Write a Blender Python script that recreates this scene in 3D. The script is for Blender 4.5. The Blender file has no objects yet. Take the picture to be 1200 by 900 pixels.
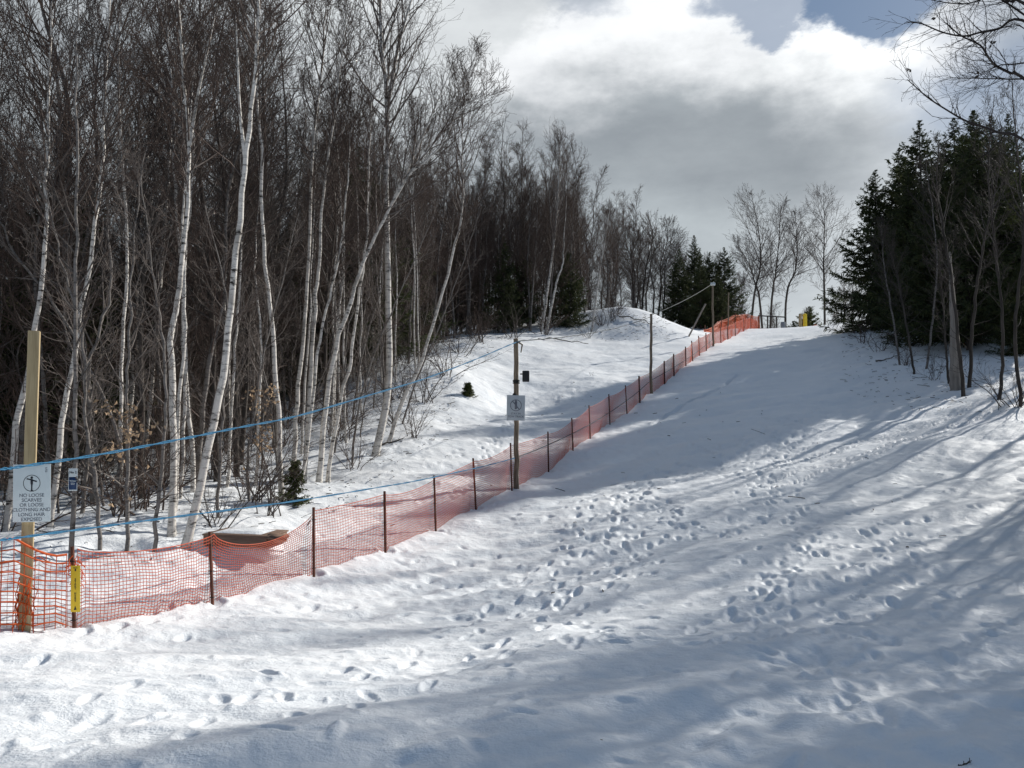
import bpy, math, random
import numpy as np
from mathutils import Vector, Matrix, Euler
R = math.radians
rng = np.random.default_rng(7)
random.seed(7)
S = bpy.context.scene
COL = S.collection

# ------------------------------------------------------------------ camera
FPX, PITCH, CAMZ = 900.0, R(2.0), 1.6
cam_d = bpy.data.cameras.new('camera'); cam = bpy.data.objects.new('camera', cam_d); COL.objects.link(cam)
cam_d.sensor_width = 36; cam_d.lens = 27; cam_d.clip_end = 2000; cam_d.clip_start = 0.05
cam.location = (0, 0, CAMZ); cam.rotation_euler = (R(90)+PITCH, 0, 0)
S.camera = cam

def P(px, py, d):
    x = (px-600)/FPX; y = (450-py)/FPX
    k = math.cos(PITCH) - y*math.sin(PITCH)
    return np.array([d*x/k, d, CAMZ + d*(math.sin(PITCH)+y*math.cos(PITCH))/k])

# ------------------------------------------------------------------ terrain
fence_px = [(88,738),(250,711),(368,678),(452,647),(511,620),(558,594),(600,570),(643,551),(672,531),(692,513),
            (715,497),(735,484),(750,471),(779,450),(790,440),(804,430),(812,422),(820,415),(828,411),(836,405),
            (845,402),(853,398),(862,393),(872,388),(880,385)]
def fd(px): return 7.02/(0.43-(px-600)/FPX)
fence_base = [P(px, py, fd(px)) for px, py in fence_px]
prof_s = np.array([0.4*p[0]+0.92*p[1] for p in fence_base]); prof_z = np.array([p[2] for p in fence_base])
prof_s = np.concatenate([prof_s, [70, 80, 100, 140, 400]]); prof_z = np.concatenate([prof_z, [prof_z[-1]+.1, prof_z[-1]-.3, prof_z[-1]-1.5, prof_z[-1]-4, prof_z[-1]-12]])
def prof(s): return float(np.interp(s, prof_s, prof_z))
ctrl = [tuple(p) for p in fence_base]
ctrl.append(tuple(P(27, 738, 6.6))); ctrl.append((-7, 4.0, -.3)); ctrl.append((-12, 2.0, -.2))
for px, py, d in [(210,640,10),(330,583,13.5),(375,560,16),(440,537,18),(480,500,21),(520,428,29),(560,400,37),(600,396,40),
                  (640,391,43),(700,389,45),(715,372,46.5),(735,359,48),(760,365,49),(780,377,50.5),(800,386,52),
                  (600,480,27),(600,430,34),(550,450,27),(680,440,31),(700,410,40),(450,603,13.5),(520,560,16),(300,612,11.2),
                  (100,575,14),(0,600,12),(-200,620,11),(130,540,19),(250,515,23),(350,475,27),(0,505,30),(200,462,38),
                  (400,425,44),(500,398,50),(560,385,60),(650,372,70),(0,450,60),(250,430,70)]:
    ctrl.append(tuple(P(px, py, d)))
ctrl += [(8.5,56,7.6),(13,60,8.1),(10,75,8.6),(0,90,10.5),(-30,90,9),(-60,60,5),(-60,20,2),(-50,-30,0),(0,-40,-1),(50,-30,0),
         (0,3,0.0),(3,3,0.02),(-2,3,-.02),(0,0,0.0),(0,-4,.05),(5,1,.05),(-4,0,-.05)]
for X, Y, dz in [(0.5,7,.12),(4,6,.3),(-1,6,.05),(1.5,10,.1),(5,10,.25),(9,9,.5),(3,14,.1),(7,14,.15),(11,16,.3),(6,19,.05),(11,21,.1),(15,22,.35),
                 (8,25,.05),(13,27,.1),(17,30,.35),(11,33,0),(16,36,.1),(20,40,.4),(15,42,0),(19,48,.1),(23,52,.3),(18,55,0),(23,60,.1),
                 (30,64,.3),(30,50,.8),(30,35,1.4),(26,22,1.4),(24,10,1.3),(18,2,.9),(60,40,3),(60,5,2),(60,80,1),(35,90,0),(60,130,0),(0,140,3),(20,80,0)]:
    ctrl.append((X, Y, prof(.4*X+.92*Y)+dz))
CP = np.array(ctrl)
def _phi(r2): return np.where(r2 > 1e-12, .5*r2*np.log(np.maximum(r2, 1e-12)), 0)
def _solve():
    n = len(CP); xy = CP[:, :2]
    K = _phi(((xy[:, None]-xy[None])**2).sum(2)) + np.eye(n)*0.6
    Q = np.hstack([np.ones((n, 1)), xy])
    A = np.zeros((n+3, n+3)); A[:n, :n] = K; A[:n, n:] = Q; A[n:, :n] = Q.T
    return np.linalg.solve(A, np.concatenate([CP[:, 2], np.zeros(3)]))
W_ = _solve()
def H(x, y):
    x = np.asarray(x, float); y = np.asarray(y, float); sh = x.shape; x = x.ravel(); y = y.ravel()
    rr = np.sqrt(x*x+y*y); k = np.where(rr > 160, 160/np.maximum(rr, 1e-6), 1); x = x*k; y = y*k
    out = np.empty_like(x)
    for i in range(0, len(x), 40000):
        a = x[i:i+40000, None]; b = y[i:i+40000, None]
        r2 = (a-CP[None, :, 0])**2+(b-CP[None, :, 1])**2
        out[i:i+40000] = _phi(r2)@W_[:-3] + W_[-3] + W_[-2]*a[:, 0] + W_[-1]*b[:, 0]
    return out.reshape(sh)
def h(x, y): return float(H(np.array([x]), np.array([y]))[0])
def hit(px, py, dmin=3, dmax=90):
    """where the sight line through a point of the photograph meets the snow"""
    ds = np.linspace(dmin, dmax, 1200)
    p = np.array([P(px, py, d) for d in ds]); g = H(p[:, 0], p[:, 1])
    below = np.nonzero(p[:, 2] <= g)[0]
    i = below[0] if len(below) else len(ds)-1
    return np.array([p[i, 0], p[i, 1], g[i]])

def vnoise(x, y, seed=0):
    t = np.random.default_rng(seed).random((256, 256))
    xi = np.floor(x).astype(int); yi = np.floor(y).astype(int); fx = x-xi; fy = y-yi
    fx = fx*fx*(3-2*fx); fy = fy*fy*(3-2*fy)
    a = t[xi & 255, yi & 255]; b = t[(xi+1) & 255, yi & 255]; c = t[xi & 255, (yi+1) & 255]; d = t[(xi+1) & 255, (yi+1) & 255]
    return (a*(1-fx)+b*fx)*(1-fy)+(c*(1-fx)+d*fx)*fy - .5

# ------------------------------------------------------------------ helpers
def tag(o, label=None, cat=None, group=None, kind=None):
    if label: o['label'] = label
    if cat: o['category'] = cat
    if group: o['group'] = group
    if kind: o['kind'] = kind
    return o
def empty(name, loc=(0, 0, 0), rz=0):
    o = bpy.data.objects.new(name, None); COL.objects.link(o); o.location = loc; o.rotation_euler = (0, 0, rz)
    o.empty_display_size = .2
    return o
def link(name, me, mat=None, parent=None, smooth=False):
    o = bpy.data.objects.new(name, me); COL.objects.link(o)
    if mat: me.materials.append(mat)
    if smooth: me.polygons.foreach_set('use_smooth', [True]*len(me.polygons))
    if parent: o.parent = parent
    return o
def np_mesh(name, V, F, attr=None):
    """F: (m,4) array of quads or list of polygons"""
    me = bpy.data.meshes.new(name)
    V = np.asarray(V, np.float32)
    if isinstance(F, np.ndarray) and F.ndim == 2:
        k = F.shape[1]
        me.vertices.add(len(V)); me.vertices.foreach_set('co', V.ravel())
        me.loops.add(F.size); me.loops.foreach_set('vertex_index', F.astype(np.int32).ravel())
        me.polygons.add(len(F)); me.polygons.foreach_set('loop_start', np.arange(0, F.size, k, dtype=np.int32))
        me.polygons.foreach_set('loop_total', np.full(len(F), k, np.int32))
        me.update(calc_edges=True)
    else:
        me.from_pydata([tuple(map(float, v)) for v in V], [], [list(map(int, f)) for f in F]); me.update()
    if attr is not None:
        a = me.attributes.new('thick', 'FLOAT', 'POINT'); a.data.foreach_set('value', np.asarray(attr, np.float32).ravel())
    return me
class Geo:
    def __init__(s): s.V = []; s.F = []; s.A = []; s.n = 0
    def add(s, V, F, A=None):
        V = np.asarray(V, float).reshape(-1, 3); s.V.append(V); s.F.append(np.asarray(F, int)+s.n); s.n += len(V)
        s.A.append(np.zeros(len(V)) if A is None else np.asarray(A, float).ravel())
    def tubes(s, pts, rad, k=3):
        pts = np.asarray(pts, float); rad = np.asarray(rad, float)
        if pts.ndim == 2: pts = pts[None]; rad = rad[None]
        B, n, _ = pts.shape
        T = np.gradient(pts, axis=1); T /= np.linalg.norm(T, axis=2, keepdims=True)+1e-9
        m = T.mean(1); ref = np.where(np.abs(m[:, 2:3]) > .7*np.linalg.norm(m, axis=1, keepdims=True), np.array([[1., .13, 0]]), np.array([[0.05, .1, 1.]]))
        U = np.cross(T, ref[:, None]); U /= np.linalg.norm(U, axis=2, keepdims=True)+1e-9
        W = np.cross(T, U)
        a = np.arange(k)*2*math.pi/k
        V = pts[:, :, None]+rad[:, :, None, None]*(U[:, :, None]*np.cos(a)[None, None, :, None]+W[:, :, None]*np.sin(a)[None, None, :, None])
        idx = np.arange(B*n*k).reshape(B, n, k)
        q = np.stack([idx[:, :-1], np.roll(idx[:, :-1], -1, 2), np.roll(idx[:, 1:], -1, 2), idx[:, 1:]], -1).reshape(-1, 4)
        s.add(V, q, np.repeat(rad[:, :, None], k, 2))
    def box(s, c, sz, rot=None):
        x, y, z = [v/2 for v in sz]
        v = np.array([[-x,-y,-z],[x,-y,-z],[x,y,-z],[-x,y,-z],[-x,-y,z],[x,-y,z],[x,y,z],[-x,y,z]])
        if rot is not None: v = v@np.array(rot.to_matrix()).T
        s.add(v+np.array(c), [[0,3,2,1],[4,5,6,7],[0,1,5,4],[1,2,6,5],[2,3,7,6],[3,0,4,7]])
    def mesh(s, name, attr=True):
        return np_mesh(name, np.concatenate(s.V), np.concatenate(s.F), np.concatenate(s.A) if attr else None)
def bevel(o, w=.004, seg=2):
    m = o.modifiers.new('bevel', 'BEVEL'); m.width = w; m.segments = seg; m.limit_method = 'ANGLE'

# ------------------------------------------------------------------ materials
def mat(name, col=(.5, .5, .5), rough=.8, spec=.3):
    m = bpy.data.materials.new(name); m.use_nodes = True; nt = m.node_tree
    b = nt.nodes['Principled BSDF']; b.inputs['Base Color'].default_value = (*col, 1); b.inputs['Roughness'].default_value = rough
    b.inputs['Specular IOR Level'].default_value = spec
    return m, nt, b
def N(nt, t, **kw):
    n = nt.nodes.new(t)
    for k, v in kw.items(): setattr(n, k, v)
    return n
def noise(nt, scale, detail=4, rough=.5, vec=None, dim='3D'):
    n = N(nt, 'ShaderNodeTexNoise'); n.inputs['Scale'].default_value = scale; n.inputs['Detail'].default_value = detail
    n.inputs['Roughness'].default_value = rough
    if vec is not None: nt.links.new(vec, n.inputs['Vector'])
    return n
def ramp(nt, fac, stops):
    r = N(nt, 'ShaderNodeValToRGB'); e = r.color_ramp.elements
    while len(e) < len(stops): e.new(.5)
    for i, (p, c) in enumerate(stops): e[i].position = p; e[i].color = (*c, 1)
    nt.links.new(fac, r.inputs['Fac']); return r
def mapped(nt, scale=(1, 1, 1), rot=(0, 0, 0), kind='Object'):
    tc = N(nt, 'ShaderNodeTexCoord'); mp = N(nt, 'ShaderNodeMapping'); mp.inputs['Scale'].default_value = scale; mp.inputs['Rotation'].default_value = rot
    nt.links.new(tc.outputs[kind], mp.inputs['Vector']); return mp.outputs['Vector']
def bump(nt, b, hgt, strength=.5, dist=.02):
    n = N(nt, 'ShaderNodeBump'); n.inputs['Strength'].default_value = strength; n.inputs['Distance'].default_value = dist
    nt.links.new(hgt, n.inputs['Height']); nt.links.new(n.outputs['Normal'], b.inputs['Normal'])
def noisy(name, c1, c2, scale=8, stretch=(1, 1, 1), rough=.85, bs=.4, bd=.01, spec=.2):
    m, nt, b = mat(name, c1, rough, spec); v = mapped(nt, stretch); n = noise(nt, scale, 6, .6, v)
    r = ramp(nt, n.outputs['Fac'], [(.35, c1), (.65, c2)]); nt.links.new(r.outputs['Color'], b.inputs['Base Color'])
    bump(nt, b, n.outputs['Fac'], bs, bd); return m

def snow_mat():
    m, nt, b = mat('snow', (.86, .88, .9), .55, .25)
    v = mapped(nt)
    n1 = noise(nt, .6, 5, .55, v); r = ramp(nt, n1.outputs['Fac'], [(.3, (.82, .85, .88)), (.7, (.90, .91, .92))])
    # old litter frozen into the snow: scattered specks, thicker under the trees
    vo = N(nt, 'ShaderNodeTexVoronoi'); vo.inputs['Scale'].default_value = 3.1; nt.links.new(v, vo.inputs['Vector'])
    n3 = noise(nt, .35, 3, .5, v)
    mr = N(nt, 'ShaderNodeMapRange'); mr.inputs['From Min'].default_value = .45; mr.inputs['From Max'].default_value = .8
    mr.inputs['To Min'].default_value = 0.0; mr.inputs['To Max'].default_value = .05; nt.links.new(n3.outputs['Fac'], mr.inputs['Value'])
    lt = N(nt, 'ShaderNodeMath', operation='LESS_THAN'); nt.links.new(vo.outputs['Distance'], lt.inputs[0]); nt.links.new(mr.outputs[0], lt.inputs[1])
    mx = N(nt, 'ShaderNodeMix', data_type='RGBA'); nt.links.new(lt.outputs[0], mx.inputs[0]); nt.links.new(r.outputs['Color'], mx.inputs[6]); mx.inputs[7].default_value = (.16, .11, .08, 1)
    nt.links.new(mx.outputs[2], b.inputs['Base Color'])
    v2 = mapped(nt, (1, 1.5, 1), (0, 0, R(-15)))
    a = noise(nt, 4, 8, .62, v2); c = noise(nt, 38, 5, .6, v)
    ad = N(nt, 'ShaderNodeMath', operation='MULTIPLY_ADD'); nt.links.new(c.outputs['Fac'], ad.inputs[0]); ad.inputs[1].default_value = .22; nt.links.new(a.outputs['Fac'], ad.inputs[2])
    bump(nt, b, ad.outputs[0], .65, .05)
    b.inputs['Subsurface Weight'].default_value = 0
    return m
def birch_mat(name, white, mark):
    m, nt, b = mat(name, white, .75, .2)
    v = mapped(nt, (1.6, 1.6, 5.5)); n = noise(nt, 3.4, 8, .72, v)
    v2 = mapped(nt, (1, 1, 1)); n2 = noise(nt, 2.3, 3, .5, v2)
    r = ramp(nt, n.outputs['Fac'], [(.37, mark), (.43, tuple(x*.6 for x in white)), (.5, white), (.8, tuple(min(1, x*1.08) for x in white))])
    r2 = ramp(nt, n2.outputs['Fac'], [(.28, (.35, .33, .31)), (.45, (1, 1, 1))])
    mx = N(nt, 'ShaderNodeMix', data_type='RGBA', blend_type='MULTIPLY'); mx.inputs[0].default_value = .75
    nt.links.new(r.outputs['Color'], mx.inputs[6]); nt.links.new(r2.outputs['Color'], mx.inputs[7])
    nt.links.new(mx.outputs[2], b.inputs['Base Color']); bump(nt, b, n.outputs['Fac'], .5, .01)
    return m
def limb_mat(name, twig, bark, t0=.004, t1=.03):
    m, nt, b = mat(name, twig, .8, .15)
    a = N(nt, 'ShaderNodeAttribute', attribute_name='thick'); mr = N(nt, 'ShaderNodeMapRange'); mr.inputs['From Min'].default_value = t0; mr.inputs['From Max'].default_value = t1
    nt.links.new(a.outputs['Fac'], mr.inputs['Value'])
    v = mapped(nt, (1, 1, 4)); n = noise(nt, 6, 4, .6, v)
    r = ramp(nt, n.outputs['Fac'], [(.38, tuple(x*.45 for x in bark)), (.55, bark)])
    mx = N(nt, 'ShaderNodeMix', data_type='RGBA'); nt.links.new(mr.outputs[0], mx.inputs[0]); mx.inputs[6].default_value = (*twig, 1)
    nt.links.new(r.outputs['Color'], mx.inputs[7]); nt.links.new(mx.outputs[2], b.inputs['Base Color'])
    return m
def leafy(name, c1, c2, scale=3, trans=.25):
    m, nt, b = mat(name, c1, .75, .2)
    v = mapped(nt); n = noise(nt, scale, 3, .5, v); r = ramp(nt, n.outputs['Fac'], [(.35, c1), (.65, c2)])
    nt.links.new(r.outputs['Color'], b.inputs['Base Color'])
    t = N(nt, 'ShaderNodeBsdfTranslucent'); nt.links.new(r.outputs['Color'], t.inputs['Color'])
    ms = N(nt, 'ShaderNodeMixShader'); ms.inputs[0].default_value = trans
    out = nt.nodes['Material Output']; nt.links.new(b.outputs[0], ms.inputs[1]); nt.links.new(t.outputs[0], ms.inputs[2]); nt.links.new(ms.outputs[0], out.inputs[0])
    return m
M = dict(
    snow=snow_mat(),
    birch=birch_mat('birch_bark', (.64, .6, .55), (.03, .025, .022)),
    greybark=birch_mat('grey_bark', (.2, .18, .165), (.06, .05, .045)),
    darkbark=noisy('dark_bark', (.04, .034, .03), (.10, .085, .073), 5, (1, 1, .25), .9, .6, .02),
    snagbark=noisy('snag_wood', (.2, .175, .155), (.36, .32, .28), 5, (2, 2, .2), .9, .6, .02),
    birch_limb=limb_mat('birch_limb', (.085, .062, .052), (.44, .41, .38), .008, .035),
    grey_limb=limb_mat('grey_limb', (.075, .062, .055), (.2, .18, .165)),
    red_limb=limb_mat('brown_limb', (.088, .062, .051), (.13, .11, .1)),
    pale_limb=limb_mat('pale_limb', (.15, .125, .11), (.27, .245, .225), .004, .02),
    dark_limb=limb_mat('dark_limb', (.035, .028, .026), (.07, .06, .055)),
    far_limb=limb_mat('far_limb', (.08, .062, .056), (.14, .125, .115)),
    needle=leafy('spruce_needles', (.028, .04, .018), (.07, .08, .03), 2.5, .2),
    needle2=leafy('young_needles', (.05, .065, .02), (.10, .11, .035), 3, .2),
    dryleaf=leafy('dry_leaves', (.36, .25, .16), (.58, .43, .29), 6, .35),
    timber=noisy('sawn_timber', (.36, .27, .15), (.50, .39, .23), 6, (9, 9, .5), .7, .3, .004),
    pole=noisy('weathered_pole', (.13, .10, .075), (.3, .235, .17), 6, (4, 4, .4), .85, .6, .01),
    redwood=noisy('stained_board', (.13, .085, .065), (.25, .17, .125), 5, (.6, 8, 8), .75, .4, .006),
    stake=noisy('stake_paint', (.075, .03, .022), (.15, .06, .04), 14, (1, 1, .4), .7, .3, .003),
    black=mat('black_plastic', (.02, .021, .022), .5)[0],
    white=noisy('sign_white', (.62, .68, .68), (.72, .77, .77), 3, (1, 1, 1), .5, .05, .001),
    shaded_sign=noisy('sign_shaded', (.42, .45, .48), (.52, .55, .58), 4, (1, 1, 1), .5, .05, .001),  # sign face turned from the sun: its shade is put into the colour
    ink=mat('black_ink', (.025, .028, .035), .6)[0],
    fade=mat('faded_ink', (.16, .17, .2), .6)[0],
    yellow=noisy('yellow_plastic', (.72, .50, .03), (.85, .62, .06), 5, (1, 1, 1), .5, .1, .001),
    navy=mat('navy_print', (.02, .05, .13), .5)[0],
    steel=mat('galvanised_steel', (.35, .36, .37), .45)[0],
)
def plastic(name, c, tr=.35):
    m, nt, b = mat(name, c, .5, .3)
    v = mapped(nt); n = noise(nt, .8, 3, .5, v); r = ramp(nt, n.outputs['Fac'], [(.3, tuple(x*.8 for x in c)), (.7, c)])
    nt.links.new(r.outputs['Color'], b.inputs['Base Color'])
    t = N(nt, 'ShaderNodeBsdfTranslucent'); nt.links.new(r.outputs['Color'], t.inputs['Color'])
    ms = N(nt, 'ShaderNodeMixShader'); ms.inputs[0].default_value = tr
    nt.links.new(b.outputs[0], ms.inputs[1]); nt.links.new(t.outputs[0], ms.inputs[2]); nt.links.new(ms.outputs[0], nt.nodes['Material Output'].inputs[0])
    return m
M['net_red'] = plastic('net_red', (.78, .18, .095)); M['net_orange'] = plastic('net_orange', (.85, .17, .04))
M['rope'] = noisy('blue_rope', (.025, .12, .24), (.06, .23, .38), 60, (1, 1, 1), .7, .5, .004)
M['rope_dark'] = noisy('blue_grey_rope', (.03, .04, .05), (.06, .08, .09), 60, (1, 1, 1), .7, .5, .004)

def spline(p, n):
    p = np.asarray(p, float); m = len(p); t = np.linspace(0, m-1, n); i = np.clip(t.astype(int), 0, m-2); f = (t-i)[:, None]
    pm = p[np.clip(i-1, 0, m-1)]; p0 = p[i]; p1 = p[i+1]; p2 = p[np.clip(i+2, 0, m-1)]
    return .5*((2*p0)+(p1-pm)*f+(2*pm-5*p0+4*p1-p2)*f*f+(3*p0-pm-3*p1+p2)*f**3)
# ------------------------------------------------------------------ snow ground
def build_ground():
    th = [-180.0]
    while th[-1] < 180-1e-6:
        a = th[-1]; st = 0.115 if -42 <= a <= 48 else (.6 if -70 <= a <= 80 else 3.0)
        th.append(min(180, a+st))
    th = np.radians(np.array(th[:-1]))
    r = [0.25]
    while r[-1] < 1200:
        a = r[-1]; r.append(a*(1+(.03 if a < 1.5 else .0043 if a < 40 else .009 if a < 75 else .06)))
    r = np.array(r); nr, nt_ = len(r), len(th)
    X = r[:, None]*np.sin(th)[None]; Y = r[:, None]*np.cos(th)[None]
    # coarse evaluation of the smooth terrain, then interpolation along rings
    Z = np.empty_like(X)
    step = 6; ii = np.unique(np.append(np.arange(0, nr, step), nr-1)); Zc = H(X[ii], Y[ii])
    lr = np.log(r); k = np.clip(np.searchsorted(ii, np.arange(nr), 'right')-1, 0, len(ii)-2)
    f = (lr-lr[ii[k]])/(lr[ii[k+1]]-lr[ii[k]])
    Z = Zc[k]*(1-f[:, None])+Zc[k+1]*f[:, None]
    RR = r[:, None]
    fade = np.clip(1-(RR-30)/60, .15, 1)
    c, s = math.cos(R(-18)), math.sin(R(-18)); A = X*c-Y*s; B = X*s+Y*c
    Z += fade*(.13*vnoise(A/3.1+9, B/1.7+50, 1) + 0.11*vnoise(A/1.3+3, B/.62+5, 2) + .055*vnoise(A/.5, B/.3+7, 3) + .02*vnoise(A/.19, B/.14, 4) + .009*vnoise(X/.07, Y/.07, 5))
    # lumpy churned snow in worn patches
    worn = np.clip(vnoise(X/2.6+31, Y/3.4+11, 8)*2.2+.15, 0, 1)*np.clip(1-(RR-4)/26, 0, 1)
    Z += worn*(.085*vnoise(X/.16, Y/.2, 9)+.025*vnoise(X/.08, Y/.09, 10))
    # low ploughed bank along the foot of the fence
    fb = np.array(fence_base)
    # ski and sledge tracks, and one trunk shadow cut as a groove
    def groove(path, w, dep):
        pts = np.array([hit(px, py)[:2] for px, py in path])
        n = 160; t = np.linspace(0, len(pts)-1, n); xs = np.interp(t, np.arange(len(pts)), pts[:, 0]); ys = np.interp(t, np.arange(len(pts)), pts[:, 1])
        for j in range(n-1):
            mx, my = (xs[j]+xs[j+1])/2, (ys[j]+ys[j+1])/2; L = math.hypot(xs[j+1]-xs[j], ys[j+1]-ys[j])
            stamp(mx, my, math.atan2(ys[j+1]-ys[j], xs[j+1]-xs[j]), L*.75, w, dep, .25, 2)
    thd = np.degrees(th)
    def stamp(x, y, ang, a, b, dep, rim=.35, pw=2):
        rad = max(a, b)*2.6; rc = math.hypot(x, y); tc = math.degrees(math.atan2(x, y)); dt = math.degrees(rad/max(rc, .3))
        i0, i1 = np.searchsorted(r, rc-rad), np.searchsorted(r, rc+rad); j0, j1 = np.searchsorted(thd, tc-dt), np.searchsorted(thd, tc+dt)
        if i1 <= i0 or j1 <= j0: return
        dx = X[i0:i1, j0:j1]-x; dy = Y[i0:i1, j0:j1]-y; ca, sa = math.cos(ang), math.sin(ang)
        q = ((dx*ca+dy*sa)/a)**2+((-dx*sa+dy*ca)/b)**2
        Z[i0:i1, j0:j1] += -dep*np.exp(-q**pw)+rim*dep*np.exp(-((np.sqrt(q)-1.45)/.33)**2)
    for off in (0, 5, 16, 21):
        groove([(1180, 463+off*.6), (1120, 483+off*.8), (1050, 505+off), (970, 528+off*1.2), (900, 545+off*1.4)], .05, .05)
    groove([(865, 440), (835, 458), (800, 475), (765, 497)], .07, .08)  # cast shadow of a thin trunk, pressed into the snow shape
    # boot prints along the trodden lines
    trails = [([(1050,890),(960,770),(935,690),(930,600),(900,560),(940,500),(965,440)], 2.0, .30),
              ([(650,720),(700,690),(735,650),(720,610),(760,570),(800,550),(870,520),(930,490)], 2.6, .40),
              ([(770,575),(800,600),(840,630),(855,600),(850,570)], 1.4, .18),
              ([(620,770),(700,745),(800,745),(880,740),(960,720)], 1.8, .45),
              ([(880,760),(900,720),(935,690),(950,650)], 2.4, .35),
              ([(1195,790),(1140,730),(1090,690),(1060,640),(1020,600)], 1.3, .16),
              ([(980,700),(930,660),(1000,640),(1090,640)], 1.0, .4),
              ([(560,800),(640,700),(690,660)], 1.5, .45),
              ([(860,560),(900,530),(960,500),(1030,480)], 2.4, .6),
              ([(540,600),(600,500),(660,470),(740,445)], 1.3, .12),
              ([(40,770),(140,745),(240,722),(330,700)], 1.2, .35),
              ([(80,880),(260,800),(300,860),(420,850)], .8, .5)]
    rr = np.random.default_rng(21)
    for path, dens, spread in trails:
        pts = spline(np.array([hit(px, py)[:2] for px, py in path]), 60); seg = np.linalg.norm(np.diff(pts, axis=0), axis=1); tot = seg.sum(); cum = np.concatenate([[0], np.cumsum(seg)])
        for wk in range(max(1, int(round(dens*3.3)))):      # one walker after another, stride by stride
            off = rr.normal(0, spread); ph = rr.uniform(0, 6); fr = rr.uniform(.5, 1.2); u = rr.uniform(0, 1.5) if wk else 0; stride = rr.uniform(.48, .66); side = 1; end = tot*(1 if wk == 0 else rr.uniform(.5, 1)); big = rr.uniform(.85, 1.1)
            while u < end:
                x = np.interp(u, cum, pts[:, 0]); y = np.interp(u, cum, pts[:, 1]); i = min(len(seg)-1, max(0, np.searchsorted(cum, u)-1)); dx, dy = (pts[i+1]-pts[i])/seg[i]
                o_ = off+spread*.6*math.sin(ph+u*fr)+side*.11+rr.normal(0, .03); x += -dy*o_; y += dx*o_; an = math.atan2(dy, dx)+rr.normal(0, .12)+side*.12
                dp = rr.uniform(.014, .045)*min(1, .35+y/11)
                stamp(x, y, an, .11*big, .045*big, dp, .16, rr.uniform(1.2, 2.2))
                if rr.random() < .5: stamp(x+dx*.17+rr.normal(0, .04), y+dy*.17+rr.normal(0, .04), rr.uniform(0, 3.1), rr.uniform(.03, .06), rr.uniform(.02, .04), -rr.uniform(.008, .028), 0, 1.2)
                u += stride*rr.uniform(.9, 1.1); side = -side
    for q in range(900):
        x, y = rr.uniform(-3, 9), rr.uniform(3.3, 24)
        stamp(x, y, rr.uniform(0, 3.1), rr.uniform(.04, .13), rr.uniform(.025, .06), rr.choice([-.6, 1])*rr.uniform(.015, .04), .1, 1.2)
    for px, py in [(215,635),(201,618),(226,575),(165,560),(59,615),(5,622),(329,582),(344,556),(356,560),(352,562),(373,560),(384,557),(437,534),(452,519),(634,389),(639,391),(693,390),(83,655),(120,640),(150,640),(180,640),(255,600),(1121,455),(1129,462),(1055,427),(1072,437),(1136,452),(1170,470),(1196,474)]:
        p = hit(px, py); stamp(p[0], p[1], 0, .22, .19, .07, .15, 1.2)
    for i in range(len(fence_base)): p = fence_base[i]; stamp(p[0], p[1], 0, .11, .1, .04, .5, 1.2)
    cols = np.arange(nt_); nx = np.roll(cols, -1)
    idx = np.arange(nr*nt_).reshape(nr, nt_)
    F = np.stack([idx[:-1][:, cols], idx[1:][:, cols], idx[1:][:, nx], idx[:-1][:, nx]], -1).reshape(-1, 4)[:, ::-1]
    V = np.stack([X, Y, Z], -1).reshape(-1, 3)
    V = np.concatenate([V, [[0, 0, Z[0].mean()]]])
    me = np_mesh('snow_ground', V, F)
    import bmesh
    cf = np.stack([idx[0][cols], idx[0][nx]], 1)
    me2 = bpy.data.meshes.new('snow_centre'); 
    o = link('snow_ground', me, M['snow'], smooth=True); tag(o, kind='structure')
    c_me = np_mesh('snow_patch', np.concatenate([V[idx[0]], V[-1:]]), np.array([[i, (i+1) % nt_, nt_] for i in range(nt_)])[:, ::-1])
    bpy.data.meshes.remove(me2)
    o2 = link('snow_patch', c_me, M['snow'], smooth=True); tag(o2, kind='structure')
    print('ground quads', len(F))
    return r, th, Z
GR, GTH, GZ = build_ground()
def gz(x, y):
    """height of the finished snow surface"""
    r = math.hypot(x, y); t = math.atan2(x, y)
    i = min(len(GR)-1, max(0, int(np.searchsorted(GR, r)))); j = min(len(GTH)-1, max(0, int(np.searchsorted(GTH, t))))
    return float(GZ[i, j])

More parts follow.
